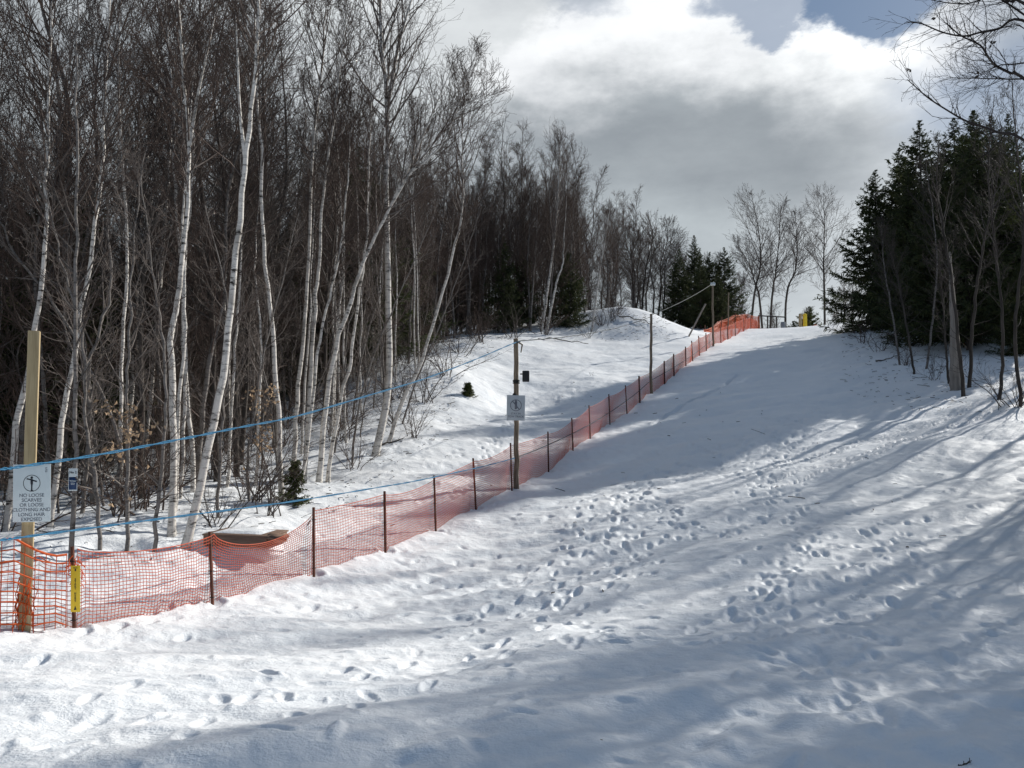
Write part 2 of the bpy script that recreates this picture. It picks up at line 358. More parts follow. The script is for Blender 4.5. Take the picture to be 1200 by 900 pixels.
# ------------------------------------------------------------------ trees
def grow(rg, par, prad, per, t0, t1, length, ang, n=5, trop=.1, wob=.12, rmax=1, rmin=.002, taper=.9, power=1.0):
    """children of every parent branch; returns (B*per, n, 3) and radii"""
    B, m, _ = par.shape; k = B*per
    pi = np.repeat(np.arange(B), per); t = t0+(t1-t0)*((np.tile(np.arange(per), B)+rg.random(k))/per)**power
    x = t*(m-1); i = np.clip(x.astype(int), 0, m-2); f = (x-i)[:, None]
    p = par[pi, i]*(1-f)+par[pi, i+1]*f; d = par[pi, i+1]-par[pi, i]; d /= np.linalg.norm(d, axis=1, keepdims=True)+1e-9
    pr = prad[pi, i]*(1-f[:, 0])+prad[pi, i+1]*f[:, 0]
    az = rg.random(k)*2*math.pi; ref = np.tile(np.array([[.31, .2, .93]]), (k, 1)); ref[np.abs(d[:, 2]) > .8] = (1, .2, 0)
    u = np.cross(d, ref); u /= np.linalg.norm(u, axis=1, keepdims=True); w = np.cross(d, u)
    a = (ang+rg.normal(0, .13, k))[:, None] if np.isscalar(ang) else ang(t)[:, None]
    v = d*np.cos(a)+(u*np.cos(az)[:, None]+w*np.sin(az)[:, None])*np.sin(a)
    L = length(t, rg, k, pi); seg = (L/(n-1))[:, None]
    out = np.empty((k, n, 3)); out[:, 0] = p
    for j in range(1, n):
        out[:, j] = out[:, j-1]+v*seg
        v = v+rg.normal(0, wob, (k, 3)); v[:, 2] += trop; v /= np.linalg.norm(v, axis=1, keepdims=True)
    r0 = np.minimum(np.minimum(pr*.6, rmax), .004+L*.0085)
    rad = np.maximum(r0[:, None]*(1-taper*np.linspace(0, 1, n)[None]), rmin)
    return out, rad, L
def crown_geo(rg, trunk, trad, Ht, t0=.35, n1=36, n2=9, n3=5, spread=.22, ang=.75, trop=.12, rmin=.003, g=None, lowdead=6):
    g = g or Geo(); tr = trunk[None]; rr = trad[None]
    shape = lambda t: np.clip(np.sin(np.clip((t-t0)/(1-t0), 0, 1)**.75*math.pi*.88+.25), .2, 1)
    b1, r1, L1 = grow(rg, tr, rr, n1, t0, .96, lambda t, q, k, pi: Ht*spread*shape(t)*q.uniform(.6, 1.15, k), lambda t: np.clip(ang-.35*(t-t0)/(1-t0)+rg.normal(0, .12, len(t)), .2, 1.4), 8, trop, .10, .05, rmin, power=1.12)
    g.tubes(b1, r1, 4)
    if lowdead:
        bd, rd, Ld = grow(rg, tr, rr, lowdead, .12, t0, lambda t, q, k, pi: q.uniform(.3, 1.1, k), 1.1, 5, .02, .15, .012, rmin); g.tubes(bd, rd, 3)
    b2, r2, L2 = grow(rg, b1, r1, n2, .2, 1, lambda t, q, k, pi: np.maximum(.25, L1[pi]*.48*(1.1-.6*t))*q.uniform(.6, 1.2, k), .62, 6, trop*.6, .14, .02, rmin)
    g.tubes(b2, r2, 3)
    b3, r3, L3 = grow(rg, b2, r2, n3, .15, 1, lambda t, q, k, pi: np.maximum(.14, L2[pi]*.42*(1.1-.5*t))*q.uniform(.5, 1.3, k), .6, 4, .04, .16, .008, rmin)
    g.tubes(b3, r3, 3)
    return g, b2
def trunk_mesh(pts, rad, k=9):
    g = Geo(); g.tubes(pts, rad, k); return g.mesh('trunk')
def bare_tree(name, root_loc, path, r0, M_tr, M_cr, seed, t0=.35, **kw):
    """path: points relative to the root; trunk radius r0 at the foot"""
    rg = np.random.default_rng(seed); root = empty(name, root_loc)
    pts = spline(path, 30); Ht = float(pts[-1, 2]-pts[0, 2]); L = np.linspace(0, 1, 30)
    pts[1:-1, :2] += rg.normal(0, .012, (28, 2))
    rad = r0*(1-.93*L**1.1)+.004; rad[0] *= 1.35; rad[1] *= 1.06
    link('trunk', trunk_mesh(pts, rad), M_tr, root, True)
    g, _ = crown_geo(rg, pts, rad, Ht, t0, **kw)
    link('crown', g.mesh('crown'), M_cr, root)
    return root
def rand_path(rg, Ht, lean=.06, curve=.25):
    n = 6; z = np.linspace(0, Ht, n); a = rg.random()*6.28; p = np.zeros((n, 3)); p[:, 2] = z
    p[:, 0] = math.cos(a)*lean*z+rg.normal(0, curve*.5, n)*(z/Ht); p[:, 1] = math.sin(a)*lean*z+rg.normal(0, curve*.5, n)*(z/Ht)
    p[0, 2] = -.25; return p
def copy_tree(o, loc, rz=0, sc=1.0, label=None, group=None, cat=None):
    c = o.copy(); COL.objects.link(c); c.location = loc; c.rotation_euler = (c.rotation_euler[0], c.rotation_euler[1], rz)
    c.scale = (sc, sc, sc) if np.isscalar(sc) else sc
    if label: c['label'] = label
    if group: c['group'] = group
    if cat: c['category'] = cat
    for ch in list(o.children):
        d = ch.copy(); COL.objects.link(d); d.parent = c
    return c
class Stock:
    """prototypes of one kind; the first use of each places the prototype itself, later ones copy it"""
    def __init__(s, protos): s.p = protos; s.used = [False]*len(protos); s.i = 0
    def place(s, loc, rz, sc, label, group, cat, which=None):
        i = s.i % len(s.p) if which is None else which; s.i += 1; o = s.p[i]
        if not s.used[i]:
            s.used[i] = True; o.location = loc; o.rotation_euler = (0, 0, rz); o.scale = (sc,)*3 if np.isscalar(sc) else sc
            tag(o, label, cat, group); return o
        return copy_tree(o, loc, rz, sc, label, group, cat)
    def clean(s):
        for i, o in enumerate(s.p):
            if not s.used[i]:
                for ch in list(o.children): bpy.data.objects.remove(ch)
                bpy.data.objects.remove(o)

def spruce(name, Ht, Rd, seed, mt, dens=1.0, bare=.1, blade=.045):
    rg = np.random.default_rng(seed); root = empty(name)
    pts = np.zeros((10, 3)); pts[:, 2] = np.linspace(-.2, Ht, 10); pts[:, :2] = rg.normal(0, .02, (10, 2))
    rad = np.linspace(Ht*.013+.015, .004, 10); link('trunk', trunk_mesh(pts, rad, 7), M['darkbark'], root, True)
    nb = int(230*dens*(Ht/9)**.5); t = (np.arange(nb)+rg.random(nb))/nb*(1-bare)+bare
    irregular = 1+.12*np.sin(t*17+seed)+.20*rg.normal(size=nb)
    L = np.maximum(.05, Rd*((1-t)/(1-bare))**.85*irregular*np.clip(.6+(t-bare)*5, .5, 1)); az = rg.random(nb)*6.28
    n = 7; q = np.linspace(0, 1, n); el = (-.28+.75*t)[:, None]
    B = np.zeros((nb, n, 3)); hr = L[:, None]*q[None]
    B[..., 0] = np.cos(az)[:, None]*hr; B[..., 1] = np.sin(az)[:, None]*hr
    B[..., 2] = (t*Ht)[:, None]+hr*np.tan(el)-.16*L[:, None]*np.sin(q*math.pi)[None]+.10*L[:, None]*q[None]**3
    B[:, 1:, :2] += rg.normal(0, .03, (nb, n-1, 2))
    g = Geo(); g.tubes(B, np.maximum(.02*L[:, None]**.7*(1-.8*q[None]), .004), 3)
    # side sprays
    per = 20; k = nb*per; pi = np.repeat(np.arange(nb), per); u = .1+.9*rg.random(k)**.8; x = u*(n-1); i = np.clip(x.astype(int), 0, n-2); f = (x-i)[:, None]
    p = B[pi, i]*(1-f)+B[pi, i+1]*f; d = B[pi, i+1]-B[pi, i]; d /= np.linalg.norm(d, axis=1, keepdims=True)
    side = np.cross(d, (0, 0, 1)); side /= np.linalg.norm(side, axis=1, keepdims=True)+1e-9; sg = rg.choice([-1, 1], k)[:, None]
    v = d*.75+side*sg*rg.uniform(.5, 1.0, k)[:, None]; v[:, 2] += rg.normal(-.16, .2, k); v /= np.linalg.norm(v, axis=1, keepdims=True)
    sl = np.maximum(.05, L[pi]*.30*(1.15-.7*u))*rg.uniform(.6, 1.2, k)
    leaf = Geo()
    def blades(p, v, ln, w):
        k = len(p); r1 = rg.normal(size=(k, 3)); a = np.cross(v, r1); a /= np.linalg.norm(a, axis=1, keepdims=True)+1e-9; wv = a*w[:, None]
        m = p+v*(ln*.45)[:, None]; e = p+v*ln[:, None]; e[:, 2] -= ln*.08
        V = np.stack([p-wv*.35, p+wv*.35, m+wv, m-wv, e+wv*.25, e-wv*.25], 1)
        idx = np.arange(k*6).reshape(k, 6); leaf.add(V, np.concatenate([idx[:, [0, 1, 2, 3]], idx[:, [3, 2, 4, 5]]]))
    blades(p, v, sl, np.minimum(blade*.5, sl*.13)*rg.uniform(.7, 1.3, k))
    # secondary sprigs on the sprays
    m2 = 5; p2 = np.repeat(p, m2, 0); v2 = np.repeat(v, m2, 0); s2 = np.repeat(sl, m2); uu = rg.random(k*m2)[:, None]
    pp = p2+v2*s2[:, None]*uu; vv = v2*.6+rg.normal(0, .5, v2.shape); vv[:, 2] -= .15; vv /= np.linalg.norm(vv, axis=1, keepdims=True)
    blades(pp, vv, s2*rg.uniform(.35, .7, len(s2))+.02, np.minimum(blade*.42, s2*.12)*rg.uniform(.6, 1.3, len(s2)))
    link('branches', g.mesh('branches'), M['darkbark'], root)
    link('needles', leaf.mesh('needles', False), mt, root)
    return root
def shrub(name, Ht, seed, m_cr, stems=9, lean=.35, twig=8):
    rg = np.random.default_rng(seed); root = empty(name); g = Geo(); n = 8
    S_ = np.zeros((stems, n, 3)); S_[:, 0, :2] = rg.normal(0, .12, (stems, 2)); S_[:, 0, 2] = -.15; v = rg.normal(0, lean, (stems, 3)); v[:, 2] = 1
    L = Ht*rg.uniform(.5, 1, stems)
    for j in range(1, n):
        v /= np.linalg.norm(v, axis=1, keepdims=True); S_[:, j] = S_[:, j-1]+v*(L/(n-1))[:, None]; v = v+rg.normal(0, .12, v.shape)
    r = (.006+.005*L)[:, None]*np.linspace(1, .25, n)[None]
    st = Geo(); st.tubes(S_, r, 5); link('stems', st.mesh('stems'), m_cr, root)
    b, rb, Lb = grow(rg, S_, r, twig, .25, 1, lambda t, q, k, pi: L[pi]*.35*q.uniform(.4, 1.1, k), .6, 5, .05, .15, .008, .0022); g.tubes(b, rb, 3)
    b2, rb2, _ = grow(rg, b, rb, 4, .2, 1, lambda t, q, k, pi: Lb[pi]*.45*q.uniform(.4, 1.1, k), .6, 4, .03, .15, .005, .002); g.tubes(b2, rb2, 3)
    link('twigs', g.mesh('twigs'), m_cr, root)
    return root, b2
def add_leaves(root, pts, seed, n, size=.06):
    rg = np.random.default_rng(seed); c = pts.reshape(-1, 3); c = c[rg.integers(0, len(c), n)]+rg.normal(0, .03, (n, 3))
    a = rg.normal(size=(n, 3)); a /= np.linalg.norm(a, axis=1, keepdims=True); b = np.cross(a, rg.normal(size=(n, 3))); b /= np.linalg.norm(b, axis=1, keepdims=True)
    s = size*rg.uniform(.6, 1.2, n)[:, None]; fold = np.cross(a, b)*s*.3
    V = np.stack([c, c+a*s*.5+b*s*.33+fold, c+a*s, c+a*s*.5-b*s*.33+fold], 1); g = Geo(); g.add(V, np.arange(n*4).reshape(n, 4))
    link('leaves', g.mesh('leaves', False), M['dryleaf'], root)

# --- the birches one can tell apart along the edge of the left wood
def hero(path, top, r0, label, mt='birch', ml='birch_limb', name='birch_tree', cat='birch tree', seed=1, dshift=None, forks=(), **kw):
    base = hit(*path[0]); d = base[1]
    w = [P(px, py, d) for px, py in path]; w[0] = base.copy()
    if dshift: w = [p+np.array([0, dshift*i/len(w), 0]) for i, p in enumerate(w)]
    last, prev = w[-1], w[-2]; dr = (last-prev)/np.linalg.norm(last-prev); hz = top-(last[2]-base[2])
    if hz > .6:
        dr = dr*.6+np.array([0, 0, .4]); dr /= np.linalg.norm(dr); w.append(last+dr*hz*.5); w.append(last+dr*hz+np.array([0.05, 0, 0]))
    rel = np.array(w)-base; rel[0, 2] = -.2
    root = bare_tree(name, base, rel, r0*.76, M[mt], M[ml], seed, **kw); tag(root, label, cat)
    for fk in forks:       # a second leader, same crown material
        fw = np.array([P(px, py, d) for px, py in fk[0]])-base; dr = fw[-1]-fw[-2]; dr /= np.linalg.norm(dr)
        if fk[1] > 0: fw = np.vstack([fw, fw[-1]+dr*fk[1]])
        pts = spline(fw, 18); rad = .8*fk[2]*(1-.9*np.linspace(0, 1, 18))+.004
        link('leader', trunk_mesh(pts, rad), M[mt], root, True)
        rg = np.random.default_rng(seed+77); g, _ = crown_geo(rg, pts, rad, float(pts[-1, 2]-pts[0, 2])*1.4, .15, n1=16, n2=8, n3=4, lowdead=0)
        link('crown', g.mesh('crown'), M[ml], root)
    return root
hero([(215,635),(245,520),(262,430),(272,340),(285,230),(292,150),(300,70),(303,5)], 8.6, .068, 'bright white birch leaning right, its bare foot nearest the fence', seed=11, t0=.62, forks=[([(288,195),(281,130),(279,80)], .8, .03)])
hero([(201,618),(203,493),(201,395),(210,337),(217,273),(222,180),(213,73)], 9.5, .06, 'white birch rising straight then bending, just left of the leaning birch', seed=12, t0=.55, forks=[([(222,170),(232,110),(245,50)], .8, .03)])
hero([(226,575),(225,540),(220,474),(215,405),(214,346),(208,259),(203,187),(205,133),(198,67)], 10, .055, 'slim birch with black bands close behind the straight birch', seed=13, t0=.55)
hero([(165,560),(171,513),(181,405),(190,298),(198,200),(203,120)], 9.5, .055, 'mottled birch tapering up behind the tan leafy sapling', seed=14, t0=.55)
hero([(59,615),(73,493),(83,434),(103,322),(117,224),(122,140)], 9, .05, 'pale birch curving right, between the timber post and the tagged sapling', seed=15, t0=.5)
hero([(5,622),(20,500),(38,410),(52,300),(55,180)], 8.5, .055, 'birch leaning behind the square timber post at the far left', seed=16, t0=.5)
hero([(329,582),(328,500),(320,400),(310,300),(307,187),(302,120)], 9.5, .062, 'lone white birch left of the close birch clump, foot by the little spruce', seed=17, t0=.55)
hero([(344,556),(346,489),(354,406),(361,319),(367,167),(377,80)], 11, .065, 'left stem of the close clump of three birches', seed=18, t0=.5, spread=.17)
hero([(356,560),(363,459),(369,357),(375,300),(380,217),(392,140)], 10, .06, 'middle stem of the close clump of three birches', seed=19, t0=.5, spread=.17)
hero([(352,562),(365,485),(373,410),(384,357),(398,297),(407,217)], 8, .045, 'thin right stem crossing out of the close birch clump', seed=20, t0=.5, spread=.17)
hero([(373,560),(384,462),(395,402),(414,341),(430,297),(450,257),(480,203),(507,170),(540,130),(575,100)], 0, .07, 'birch bowed far to the right with a spreading crown over the slope', seed=21, t0=.42, n1=30, n2=10, spread=.30, trop=.12, forks=[([(450,257),(484,185),(512,120)], 1.0, .03), ([(480,203),(520,165),(548,90)], .6, .026)])
hero([(384,557),(399,466),(411,421),(420,349),(430,270),(432,200)], 9, .05, 'slender birch rising beside the bowed birch from the same hollow', seed=22, t0=.5)
hero([(437,534),(448,496),(456,432),(455,338),(453,213),(454,127),(448,67),(445,0)], 13.5, .12, 'thickest birch with dark foot and forked top, right end of the wood edge', seed=23, t0=.45, n1=46, n2=10, forks=[([(454,125),(467,53),(482,0)], 2.0, .06)])
hero([(452,519),(475,462),(490,432),(513,364),(532,293),(542,240),(542,190)], 9.5, .065, 'birch slanting right just uphill of the thickest birch', seed=24, t0=.5, n1=40)
hero([(634,389),(642,336),(651,269),(655,194),(655,165)], 0, .11, 'pale birch with narrow fan crown standing against dark spruces mid slope', seed=25, t0=.35, n1=40, spread=.25, ang=.5)
hero([(639,391),(651,336),(659,310),(661,278),(664,230)], 0, .09, 'crooked birch beside the fan crowned birch, bending right at half height', seed=26, t0=.4, spread=.2)
hero([(621,389),(624,345),(627,305),(630,240)], 0, .08, 'greyish birch left of the fan crowned pair mid slope', 'greybark', seed=27, t0=.4, spread=.2)
hero([(693,390),(700,336),(708,288),(716,240)], 0, .08, 'thin yellowish birch at the left foot of the snow mound', 'birch', seed=28, t0=.4, spread=.2)
# thin saplings with their own look
tg = hero([(83,655),(86,580),(88,500),(89,390),(90,293),(90,200),(90,100)], 7.6, .034, 'thin straight grey sapling carrying the small blue and white tag', 'greybark', 'grey_limb', 'sapling', 'sapling', seed=31, t0=.3, n1=26, n2=6, n3=4)
for i, (pth, lab) in enumerate([
        ([(120,640),(112,560),(100,500),(98,400),(70,300),(50,200)], 'grey sapling bending left over the small tag'),
        ([(150,640),(150,560),(148,470),(152,380),(158,270),(170,180)], 'grey sapling with tan leaves left of the leaning birch'),
        ([(180,640),(188,560),(194,470),(188,380),(176,300),(165,200)], 'dark thin sapling between the leafy sapling and the straight birch'),
        ([(255,600),(258,540),(262,480),(270,400),(262,330),(240,240)], 'dark sapling right of the leaning birch foot'),
        ([(292,585),(290,540),(300,470),(312,400),(330,330),(350,250)], 'thin sapling with tan leaves mid way between lone and leaning birch'),
        ([(128,600),(140,520),(100,420),(60,350),(20,300),(0,260)], 'sapling arching far left across the post top'),
        ([(412,545),(420,480),(440,410),(470,340),(500,270),(520,220)], 'thin sapling leaning right, left of the thickest birch'),
        ([(470,498),(490,440),(520,370),(545,300),(565,240)], 'thin sapling slanting right above the snow bank edge')]):
    o = hero(pth, 5, .03, lab, 'greybark', 'pale_limb', 'sapling', 'sapling', seed=40+i, t0=.2, n1=20, n2=6, n3=3, spread=.2, ang=.9)
    if i in (1, 4):
        rg = np.random.default_rng(i); co = np.zeros((400, 3)); cr = [c for c in o.children if c.name.startswith('crown')][0].data
        a = np.empty(len(cr.vertices)*3, np.float32); cr.vertices.foreach_get('co', a); a = a.reshape(-1, 3); a = a[(a[:, 2] < 1.9) & (a[:, 2] > .4)]
        if len(a): add_leaves(o, a, i, 130, .075)

# --- stocks
def make_stock(n, kind):
    out = []
    for i in range(n):
        rg = np.random.default_rng(100+i+hash(kind) % 1 + {'birch': 0, 'grey': 50, 'brown': 90, 'far': 130, 'thin': 170}[kind])
        if kind == 'birch': out.append(bare_tree('birch_tree', (0, 0, 0), rand_path(rg, rg.uniform(9.5, 12)), .048, M['birch'], M['birch_limb'], 200+i, .45, n1=34, n2=9, n3=5, spread=.17))
        elif kind == 'grey': out.append(bare_tree('bare_tree', (0, 0, 0), rand_path(rg, rg.uniform(9.5, 12.5), .05, .4), .065, M['darkbark'], M['grey_limb'], 230+i, .2, n1=44, n2=10, n3=5, spread=.24, trop=.06, ang=.95))
        elif kind == 'brown': out.append(bare_tree('bare_tree', (0, 0, 0), rand_path(rg, rg.uniform(7.5, 10), .09, .35), .05, M['greybark'], M['red_limb'], 260+i, .12, n1=44, n2=11, n3=5, spread=.21, ang=.8, trop=.07))
        elif kind == 'far': out.append(bare_tree('bare_tree', (0, 0, 0), rand_path(rg, rg.uniform(10, 12), .08, .6), .11, M['darkbark'], M['far_limb'], 290+i, .25, n1=34, n2=10, n3=5, spread=.3, trop=.07, ang=.85, rmin=.007))
        elif kind == 'thin': out.append(bare_tree('sapling', (0, 0, 0), rand_path(rg, rg.uniform(4.5, 6.5), .16, .3), .024, M['greybark'], M['pale_limb'], 320+i, .15, n1=20, n2=6, n3=3, spread=.22, ang=.85))
    return Stock(out)
st = {k: make_stock(n, k) for k, n in dict(birch=4, grey=5, brown=5, far=4, thin=4).items()}
sp = Stock([spruce('spruce_tree', 9, 2.5, 400, M['needle'], blade=.055), spruce('spruce_tree', 10, 2.3, 401, M['needle'], blade=.055), spruce('spruce_tree', 8, 2.6, 402, M['needle'], 1.1, .03, .055), spruce('spruce_tree', 9.5, 2.8, 403, M['needle'], 1.0, .12, .055)])

edge = np.array([(-30, 5), (-9, 6.5), (-6.2, 9.3), (-4.8, 11), (-4.5, 14), (-4.3, 16.5), (-3.6, 19), (-3.3, 22), (-3.4, 26), (-3.2, 31), (-2.3, 38), (0, 42.5), (4.5, 46.5), (6, 52), (10, 60), (14, 68), (17, 76)])
def edge_dist(x, y):
    """signed: positive inside the wood, to the left of the edge line"""
    best = 1e9; sg = 1
    for a, b in zip(edge[:-1], edge[1:]):
        ab = b-a; t = np.clip(np.dot((x-a[0], y-a[1]), ab)/np.dot(ab, ab), 0, 1); q = a+ab*t; d = math.hypot(x-q[0], y-q[1])
        if d < best: best = d; sg = 1 if ab[0]*(y-a[1])-ab[1]*(x-a[0]) > 0 else -1
    return sg*best
rg = np.random.default_rng(5)
taken = []
def scatter(n, lo, hi, ymin, ymax, sep, xmax=99, cat_max=False):
    got = []; tries = 0
    while len(got) < n and tries < 20000:
        tries += 1
        y = rg.uniform(ymin, ymax); x = rg.uniform(-.75*y-4, min(xmax, .35*y+3)); e = edge_dist(x, y)
        if lo < e < hi and not (cat_max and y > 33 and e < 6) and all((x-a)**2+(y-b)**2 > sep*sep for a, b in taken):
            taken.append((x, y)); got.append((x, y))
    return got
def loc(x, y): return (x, y, h(x, y)-.05)
GL = 'bare trees in the thick of the left wood'
for x, y in scatter(14, .8, 9, 10, 40, .9): st['birch'].place(loc(x, y), rg.uniform(0, 6.28), rg.uniform(.85, 1.1), 'slim birch deep among the left wood behind the front birches', 'slim birches deep in the left wood', 'birch tree')
for x, y in scatter(70, 1.2, 22, 8, 46, .9): st['grey'].place(loc(x, y), rg.uniform(0, 6.28), rg.uniform(.85, 1.15)*(.86 if y < 20 else 1), 'tall bare dark trunked tree in the left wood, twiggy crown', GL, 'tree')
for x, y in scatter(110, .5, 14, 12, 50, .6): st['brown'].place(loc(x, y), rg.uniform(0, 6.28), rg.uniform(.7, 1.1), 'brownish bare tree with fine upright twigs in the left wood', 'brown twiggy trees in the left wood', 'tree')
for x, y in scatter(18, .0, 2.6, 10.5, 34, .5): st['birch'].place(loc(x, y), rg.uniform(0, 6.28), (.62, .62, rg.uniform(.7, .92)), 'slim white birch stem among the front rank of the left wood', 'slim birch stems of the front rank', 'birch tree')
for x, y in scatter(85, .1, 8, 8.5, 34, .35): st['thin'].place(loc(x, y), rg.uniform(0, 6.28), rg.uniform(.6, 1.3), 'thin bare grey sapling under the left wood birches', 'thin saplings under the birches', 'sapling')
for x, y in scatter(100, 3.2, 20, 9, 50, 1.3, cat_max=True): sp.place(loc(x, y), rg.uniform(0, 6.28), rg.uniform(.5, .88), 'dark spruce deep in the left wood behind the bare trunks', 'dark spruces deep in the left wood', 'spruce')
for px, py, s_, lab in [(270, 480, 1.25, 'tall dark spruce whose tip stands out above the left wood'), (410, 450, .95, 'dark spruce behind the thickest birch'), (470, 415, .7, 'dark spruce low behind the slanting birches'),
                        (590, 393, .55, 'dark spruce left of the fan crowned birches'), (665, 388, .62, 'olive dark spruce right behind the fan crowned birches'), (612, 388, .5, 'low dark spruce close by the greyish birch')]:
    p = hit(px, py); sp.place((p[0], p[1]+1.5, h(p[0], p[1]+1.5)-.1), rg.uniform(0, 6), s_, lab, None, 'spruce')
# wood behind the mound and along the crest
for x, y in scatter(34, .3, 7, 36, 52, .5): st['brown'].place(loc(x, y), rg.uniform(0, 6.28), rg.uniform(1.0, 1.3), 'upright twiggy bare tree in the wood left of the snow mound', 'bare trees left of the snow mound', 'tree')
for x, y in scatter(50, .6, 14, 46, 74, .8): st['brown'].place(loc(x, y), rg.uniform(0, 6.28), rg.uniform(.95, 1.3), 'reddish bare tree in the thicket behind the snow mound', 'bare trees behind the snow mound', 'tree')
for x, y in scatter(26, .6, 14, 44, 76, 1.6): st['far'].place(loc(x, y), rg.uniform(0, 6.28), rg.uniform(.75, 1.0), 'grey bare tree far up behind the snow mound', 'grey trees far behind the mound', 'tree')
for px, d, s_, lab in [(797, 62, .72, 'left dark spruce of the group at the top of the tow'), (815, 66, .85, 'middle dark spruce of the group at the top of the tow'), (833, 68, .95, 'tallest dark spruce of the group at the top of the tow'), (850, 66, .8, 'right dark spruce of the group at the top of the tow'), (842, 60, .5, 'short dark spruce in front of the group at the top of the tow'), (822, 59, .6, 'small dark spruce behind the last tow pole')]:
    x = (px-600)/FPX*d; sp.place(loc(x, d), rg.uniform(0, 6), s_, lab, None, 'spruce')
for pth, lab, kw in [([(877,372),(884,345),(891,312),(889,270),(880,225)], 'leftmost tall bare tree on the crest, leaning right over the orange netting', {}),
                 ([(901,372),(905,345),(909,320),(913,280),(915,238)], 'second tall bare tree on the crest, narrow twin topped crown', {}),
                 ([(895,372),(890,350),(884,330),(878,310),(860,280)], 'crooked bare tree on the crest leaning left behind the netting', {}),
                 ([(919,372),(922,345),(932,317),(934,285),(931,248)], 'third tall bare tree on the crest, drooping twigs to its right', {}),
                 ([(966,374),(966,340),(965,307),(966,265),(965,226)], 'tall bare tree with airy round crown standing alone on the crest', {})]:
    d = 76; w = np.array([P(px, py, d) for px, py in pth]); b = np.array([w[0][0], d, h(w[0][0], d)]); rel = w-b; rel[0] = (0, 0, -.2)
    t = bare_tree('bare_tree', b, rel, .12, M['darkbark'], M['far_limb'], int(pth[0][0]), .22, n1=40, n2=10, n3=5, spread=.32, rmin=.0075, ang=.85, trop=.07); tag(t, lab, 'tree')
for px, d, s_ in [(782, 80, .7), (868, 84, .6), (905, 90, .55), (940, 88, .6), (952, 82, .5), (985, 80, .75), (998, 76, .8), (975, 90, .6), (925, 95, .5), (745, 66, .8), (757, 70, .9), (768, 68, .85), (776, 64, .75), (787, 72, .9), (799, 74, .85), (808, 76, .95), (828, 76, .9), (840, 73, .85), (861, 78, .8), (868, 72, .6), (912, 92, .7), (948, 90, .65), (990, 84, .8), (887, 95, .5), (850, 88, .7), (835, 84, .7)]:
    x = (px-600)/FPX*d; st['far'].place(loc(x, d), rg.uniform(0, 6), s_, 'faint bare tree beyond the crest', 'faint bare trees beyond the crest', 'tree')

# --- right wood
for i, (X, Y, s_, lab) in enumerate([(20.3, 42.5, 1.12, 'tall dark spruce at the left end of the right wood, by the crest'), (21.5, 40, 1.15, 'dark spruce second from the crest in the right wood'),
        (19.3, 37, .9, 'spruce in the right wood with low boughs over the snow edge'), (22.5, 37, 1.05, 'tall spruce behind the slim leaning stems on the right'), (18.4, 33.5, .9, 'spruce in front of the slim leaning stems on the right'),
        (19.2, 31.5, 1.02, 'tall dark spruce behind the broken snag'), (17.9, 30, .8, 'spruce left behind the broken snag'), (20.6, 32.6, .95, 'dark spruce right behind the broken snag'),
        (18.4, 27.6, .42, 'small olive tinged spruce at the right picture edge behind the brush'), (22, 34.2, .95, 'tall spruce deep at the right picture edge')]):
    sp.place(loc(X, Y), rg.uniform(0, 6), s_, lab, None, 'spruce')
for X, Y, s_ in [(23.5,45.5,1.1),(24,36.7,1.0),(21,36,1.0),(20.4,35,1.05),(20.9,38.2,.95),(21.6,42.4,1.0)]:
    sp.place(loc(X, Y), rg.uniform(0, 6), s_, 'dark spruce in the dense back rows of the right wood', 'spruces in the back rows of the right wood', 'spruce')
o = hero([(1121,455),(1119,410),(1116,350),(1113,295)], 0, .26, 'broken grey snag trunk in front of the right spruces', 'snagbark', 'grey_limb', 'snag', 'dead tree', seed=61, t0=.45, n1=5, n2=3, n3=2, spread=.12)
for i, (pth, top, r0, lab) in enumerate([
        ([(1129,462),(1124,410),(1115,330),(1106,270),(1098,215),(1100,165)], 0, .07, 'thin bare tree leaning left against the snag, airy top above the spruces'),
        ([(1055,427),(1046,370),(1036,310),(1033,260)], 0, .05, 'pale slim stem in front of the dark spruces nearest the crest'),
        ([(1072,437),(1062,380),(1050,320),(1036,270)], 0, .05, 'slim stem leaning left between the pale stem and the snag'),
        ([(1136,452),(1140,380),(1150,300),(1165,230),(1175,160)], 0, .07, 'dark bare tree leaning right just right of the snag'),
        ([(1112,448),(1108,400),(1104,340),(1100,290)], 0, .05, 'dark thin stem close left of the snag'),
        ([(1085,432),(1092,380),(1098,310),(1092,240),(1085,190)], 0, .05, 'thin bare tree with whitish twigs rising above the right spruces'),
        ([(1170,470),(1175,400),(1168,300),(1158,200),(1165,110)], 0, .06, 'bare tree with fine crown at the right picture edge'),
        ([(1196,474),(1190,380),(1200,280),(1192,180),(1185,90)], 0, .06, 'rightmost bare tree behind the brush pile, fine crown')]):
    t = hero(pth, top, r0, lab, 'greybark' if i in (1, 5) else 'darkbark', 'grey_limb', 'bare_tree', 'tree', seed=70+i, t0=.35, n1=26, n2=7, n3=4, spread=.2)
